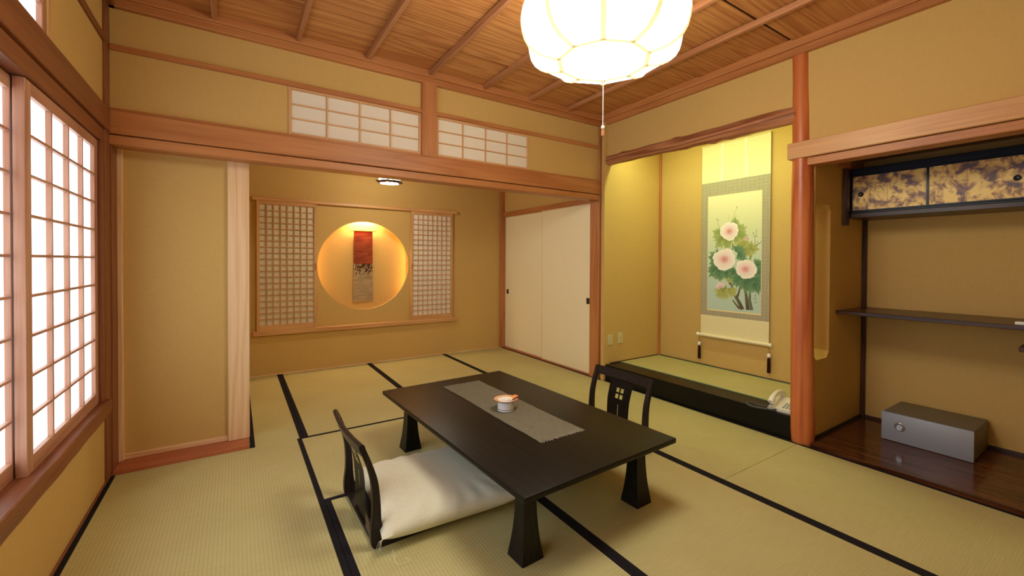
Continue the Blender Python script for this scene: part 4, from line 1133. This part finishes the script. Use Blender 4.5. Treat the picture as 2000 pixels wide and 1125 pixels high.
# ------------------------------------------------------------------ legless floor chairs
def smooth_poly(pts, n=8):
    P = [Vector((a, 0, b)) for a, b in pts]; return [(v.x, v.z) for v in catmull(P, n)]
def floor_chair(loc, rz, label):
    ch = thing('floor_chair', loc, label, 'chair', 'legless floor chairs at the low table', rz=rz)
    Wd = .490; hw = Wd/2; th = .028
    # side frame outline in (x, z): x forward to the table
    back = smooth_poly([(-.062, .418), (-.030, .335), (-.012, .255), (-.008, .155), (-.016, .065), (-.010, .012), (.012, .0)])
    front = smooth_poly([(.40, .0), (.40, .012), (.16, .016), (.075, .026), (.040, .052), (.026, .11), (.022, .18), (.012, .27), (-.012, .35), (-.042, .426)])
    for s in (-1, 1):
        m = MB(); a = s*hw-th/2*s-th/2; outline = back+front
        m.prism(outline, 1, s*hw-(th if s > 0 else 0), s*hw+(0 if s > 0 else th), .003, 2)
        bmesh.ops.triangulate(m.bm, faces=[f for f in m.bm.faces if len(f.verts) > 4])
        m.build('side_frame', CHAIRM, ch, smooth=True)
    # top rail, slightly bowed backwards
    m = MB(); prev = None; N = 16; first = None
    for j in range(N+1):
        u = j/N*2-1; y = u*(hw+.001); bow = -.016*(1-u*u)
        ring = [m.bm.verts.new(p) for p in ((-.046+bow, y, .380), (-.026+bow, y, .380), (-.041+bow, y, .428), (-.050+bow, y, .433), (-.062+bow, y, .428))]
        if prev:
            for k in range(5): m.bm.faces.new([prev[k], prev[(k+1) % 5], ring[(k+1) % 5], ring[k]])
        else: m.bm.faces.new(ring[::-1])
        prev = ring
    m.bm.faces.new(prev)
    m.build('top_rail', CHAIRM, ch, smooth=True, angle=35)
    # centre splat with four square holes and a slit, made from a grid with cells left out
    ys = [-.088, -.030, -.0275, -.0045, -.0015, .0015, .0045, .0275, .030, .088]
    ys = [-.088, -.030, -.006, -.0015, .0015, .006, .030, .088]
    zs = [.018, .05, .10, .14, .225, .262, .288, .300, .326, .36, .398]
    def xs(z, y):
        pr_ = [(.018, .006), (.06, .004), (.155, .010), (.255, .004), (.335, -.018), (.398, -.044)]
        for (a, xa), (b, xb) in zip(pr_, pr_[1:]):
            if z <= b: x = xa+(xb-xa)*(z-a)/(b-a); break
        else: x = pr_[-1][1]
        return x-.015*(1-(y/hw)**2)*(z/.4)
    m = MB(); Vv = {}
    def V(i, j):
        if (i, j) not in Vv:
            z = zs[j]; y = ys[i]*(1+.10*(z-.018)/.38 if abs(ys[i]) > .05 else 1); Vv[i, j] = m.bm.verts.new((xs(z, y), y, z))
        return Vv[i, j]
    fs = []
    for j in range(len(zs)-1):
        for i in range(len(ys)-1):
            hole = ((zs[j], ys[i]) in ((.262, -.030), (.262, .006), (.300, -.030), (.300, .006))) or (abs(ys[i]+.0015) < 1e-6 and zs[j] in (.10, .14))
            if not hole: fs.append(m.bm.faces.new([V(i, j), V(i+1, j), V(i+1, j+1), V(i, j+1)]))
    bmesh.ops.solidify(m.bm, geom=fs, thickness=.010)
    m.build('splat', CHAIRM, ch, smooth=True, angle=35)
    MB().box(-.004, .40, -hw+th-.002, hw-th+.002, .006, .020, .003).build('seat_board', CHAIRM, ch)
    return ch
floor_chair((.452, 1.985, 0), radians(1), 'dark floor chair with its back to the window wall and a cream cushion on it')
floor_chair((2.052, 1.972, 0), radians(181), 'dark floor chair on the alcove side of the low table, four-square cutout showing')

# cushions
def cushion(loc, rz, lx, ly, h, label, seed):
    root = thing('floor_cushion', loc, label, 'cushion', 'cream cushions on the floor chairs', rz=rz)
    m = MB(); n = 40; rr = random.Random(seed); Gt, Gb = [], []
    for j in range(n+1):
        rt, rb = [], []
        for i in range(n+1):
            u, v = i/n*2-1, j/n*2-1
            # pinched edges between pointed corners
            px = u*(1-.045*(1-v*v)*abs(u)**3); py = v*(1-.045*(1-u*u)*abs(v)**3)
            e = max(0, (1-u**4))**.5*max(0, (1-v**4))**.5
            ang = math.atan2(v, u); rad = math.hypot(u, v)
            wr = .0035*sin(ang*22+seed+rad*3)*math.exp(-((rad-1.0)/.28)**2)*e**.3 if e > 0 else 0
            cr = -.002*math.exp(-((u-.38)/.035)**2)*e*(abs(v) > .45)
            dip = -.005*math.exp(-(u*u+v*v)/.05)
            z = h*.5*e*(1-.10*rad)
            X, Y = px*lx/2, py*ly/2
            rt.append(m.bm.verts.new((X, Y, h*.40+z+wr+dip*e+cr)))
            rb.append(m.bm.verts.new((X, Y, h*.40-h*.40*min(1, e*1.25))) if 0 < i < n and 0 < j < n else rt[-1])
        Gt.append(rt); Gb.append(rb)
    for j in range(n):
        for i in range(n):
            m.bm.faces.new([Gt[j][i], Gt[j][i+1], Gt[j+1][i+1], Gt[j+1][i]])
            q = []
            for vtx in (Gb[j][i], Gb[j+1][i], Gb[j+1][i+1], Gb[j][i+1]):
                if vtx not in q: q.append(vtx)
            try: m.bm.faces.new(q)
            except ValueError: pass
    m.build('cushion_body', CUSHION, root, smooth=True, angle=80)
    for sx in (-1, 1):
        for sy in (-1, 1):
            m = MB()
            for k in range(7):
                a = math.atan2(sy, sx)+rr.uniform(-.5, .5); l = rr.uniform(.02, .035)
                p0 = Vector((sx*lx/2*.995, sy*ly/2*.995, h*.40))
                m.tube([p0, p0+Vector((cos(a)*l*.5, sin(a)*l*.5, .0)), p0+Vector((cos(a)*l*.9, sin(a)*l*.9, -h*.2))], .001, 4)
            m.build('corner_tuft', plain('tuft_thread', rgb(206, 204, 184), .9) if (sx, sy) == (-1, -1) and seed == 1 else bpy.data.materials['tuft_thread'], root)
    return root
cushion((.800, 1.975, .018), radians(-3.5), .63, .64, .135, 'cream cotton floor cushion half under the table beside the window-side chair', 1)
cushion((1.715, 2.0, .018), radians(2), .60, .62, .085, 'cream cotton cushion hidden under the table before the alcove-side chair', 2)
# loose thread from the cushion corner
MB().tube(catmull([(.50, 1.66, .03), (.505, 1.645, .012), (.50, 1.625, .003), (.515, 1.60, .002), (.545, 1.595, .004), (.55, 1.615, .003), (.535, 1.622, .002)], 8), .0009, 5).build('loose_thread', STRING, label='loose pale thread trailing on the mat from the near cushion corner', cat='thread')
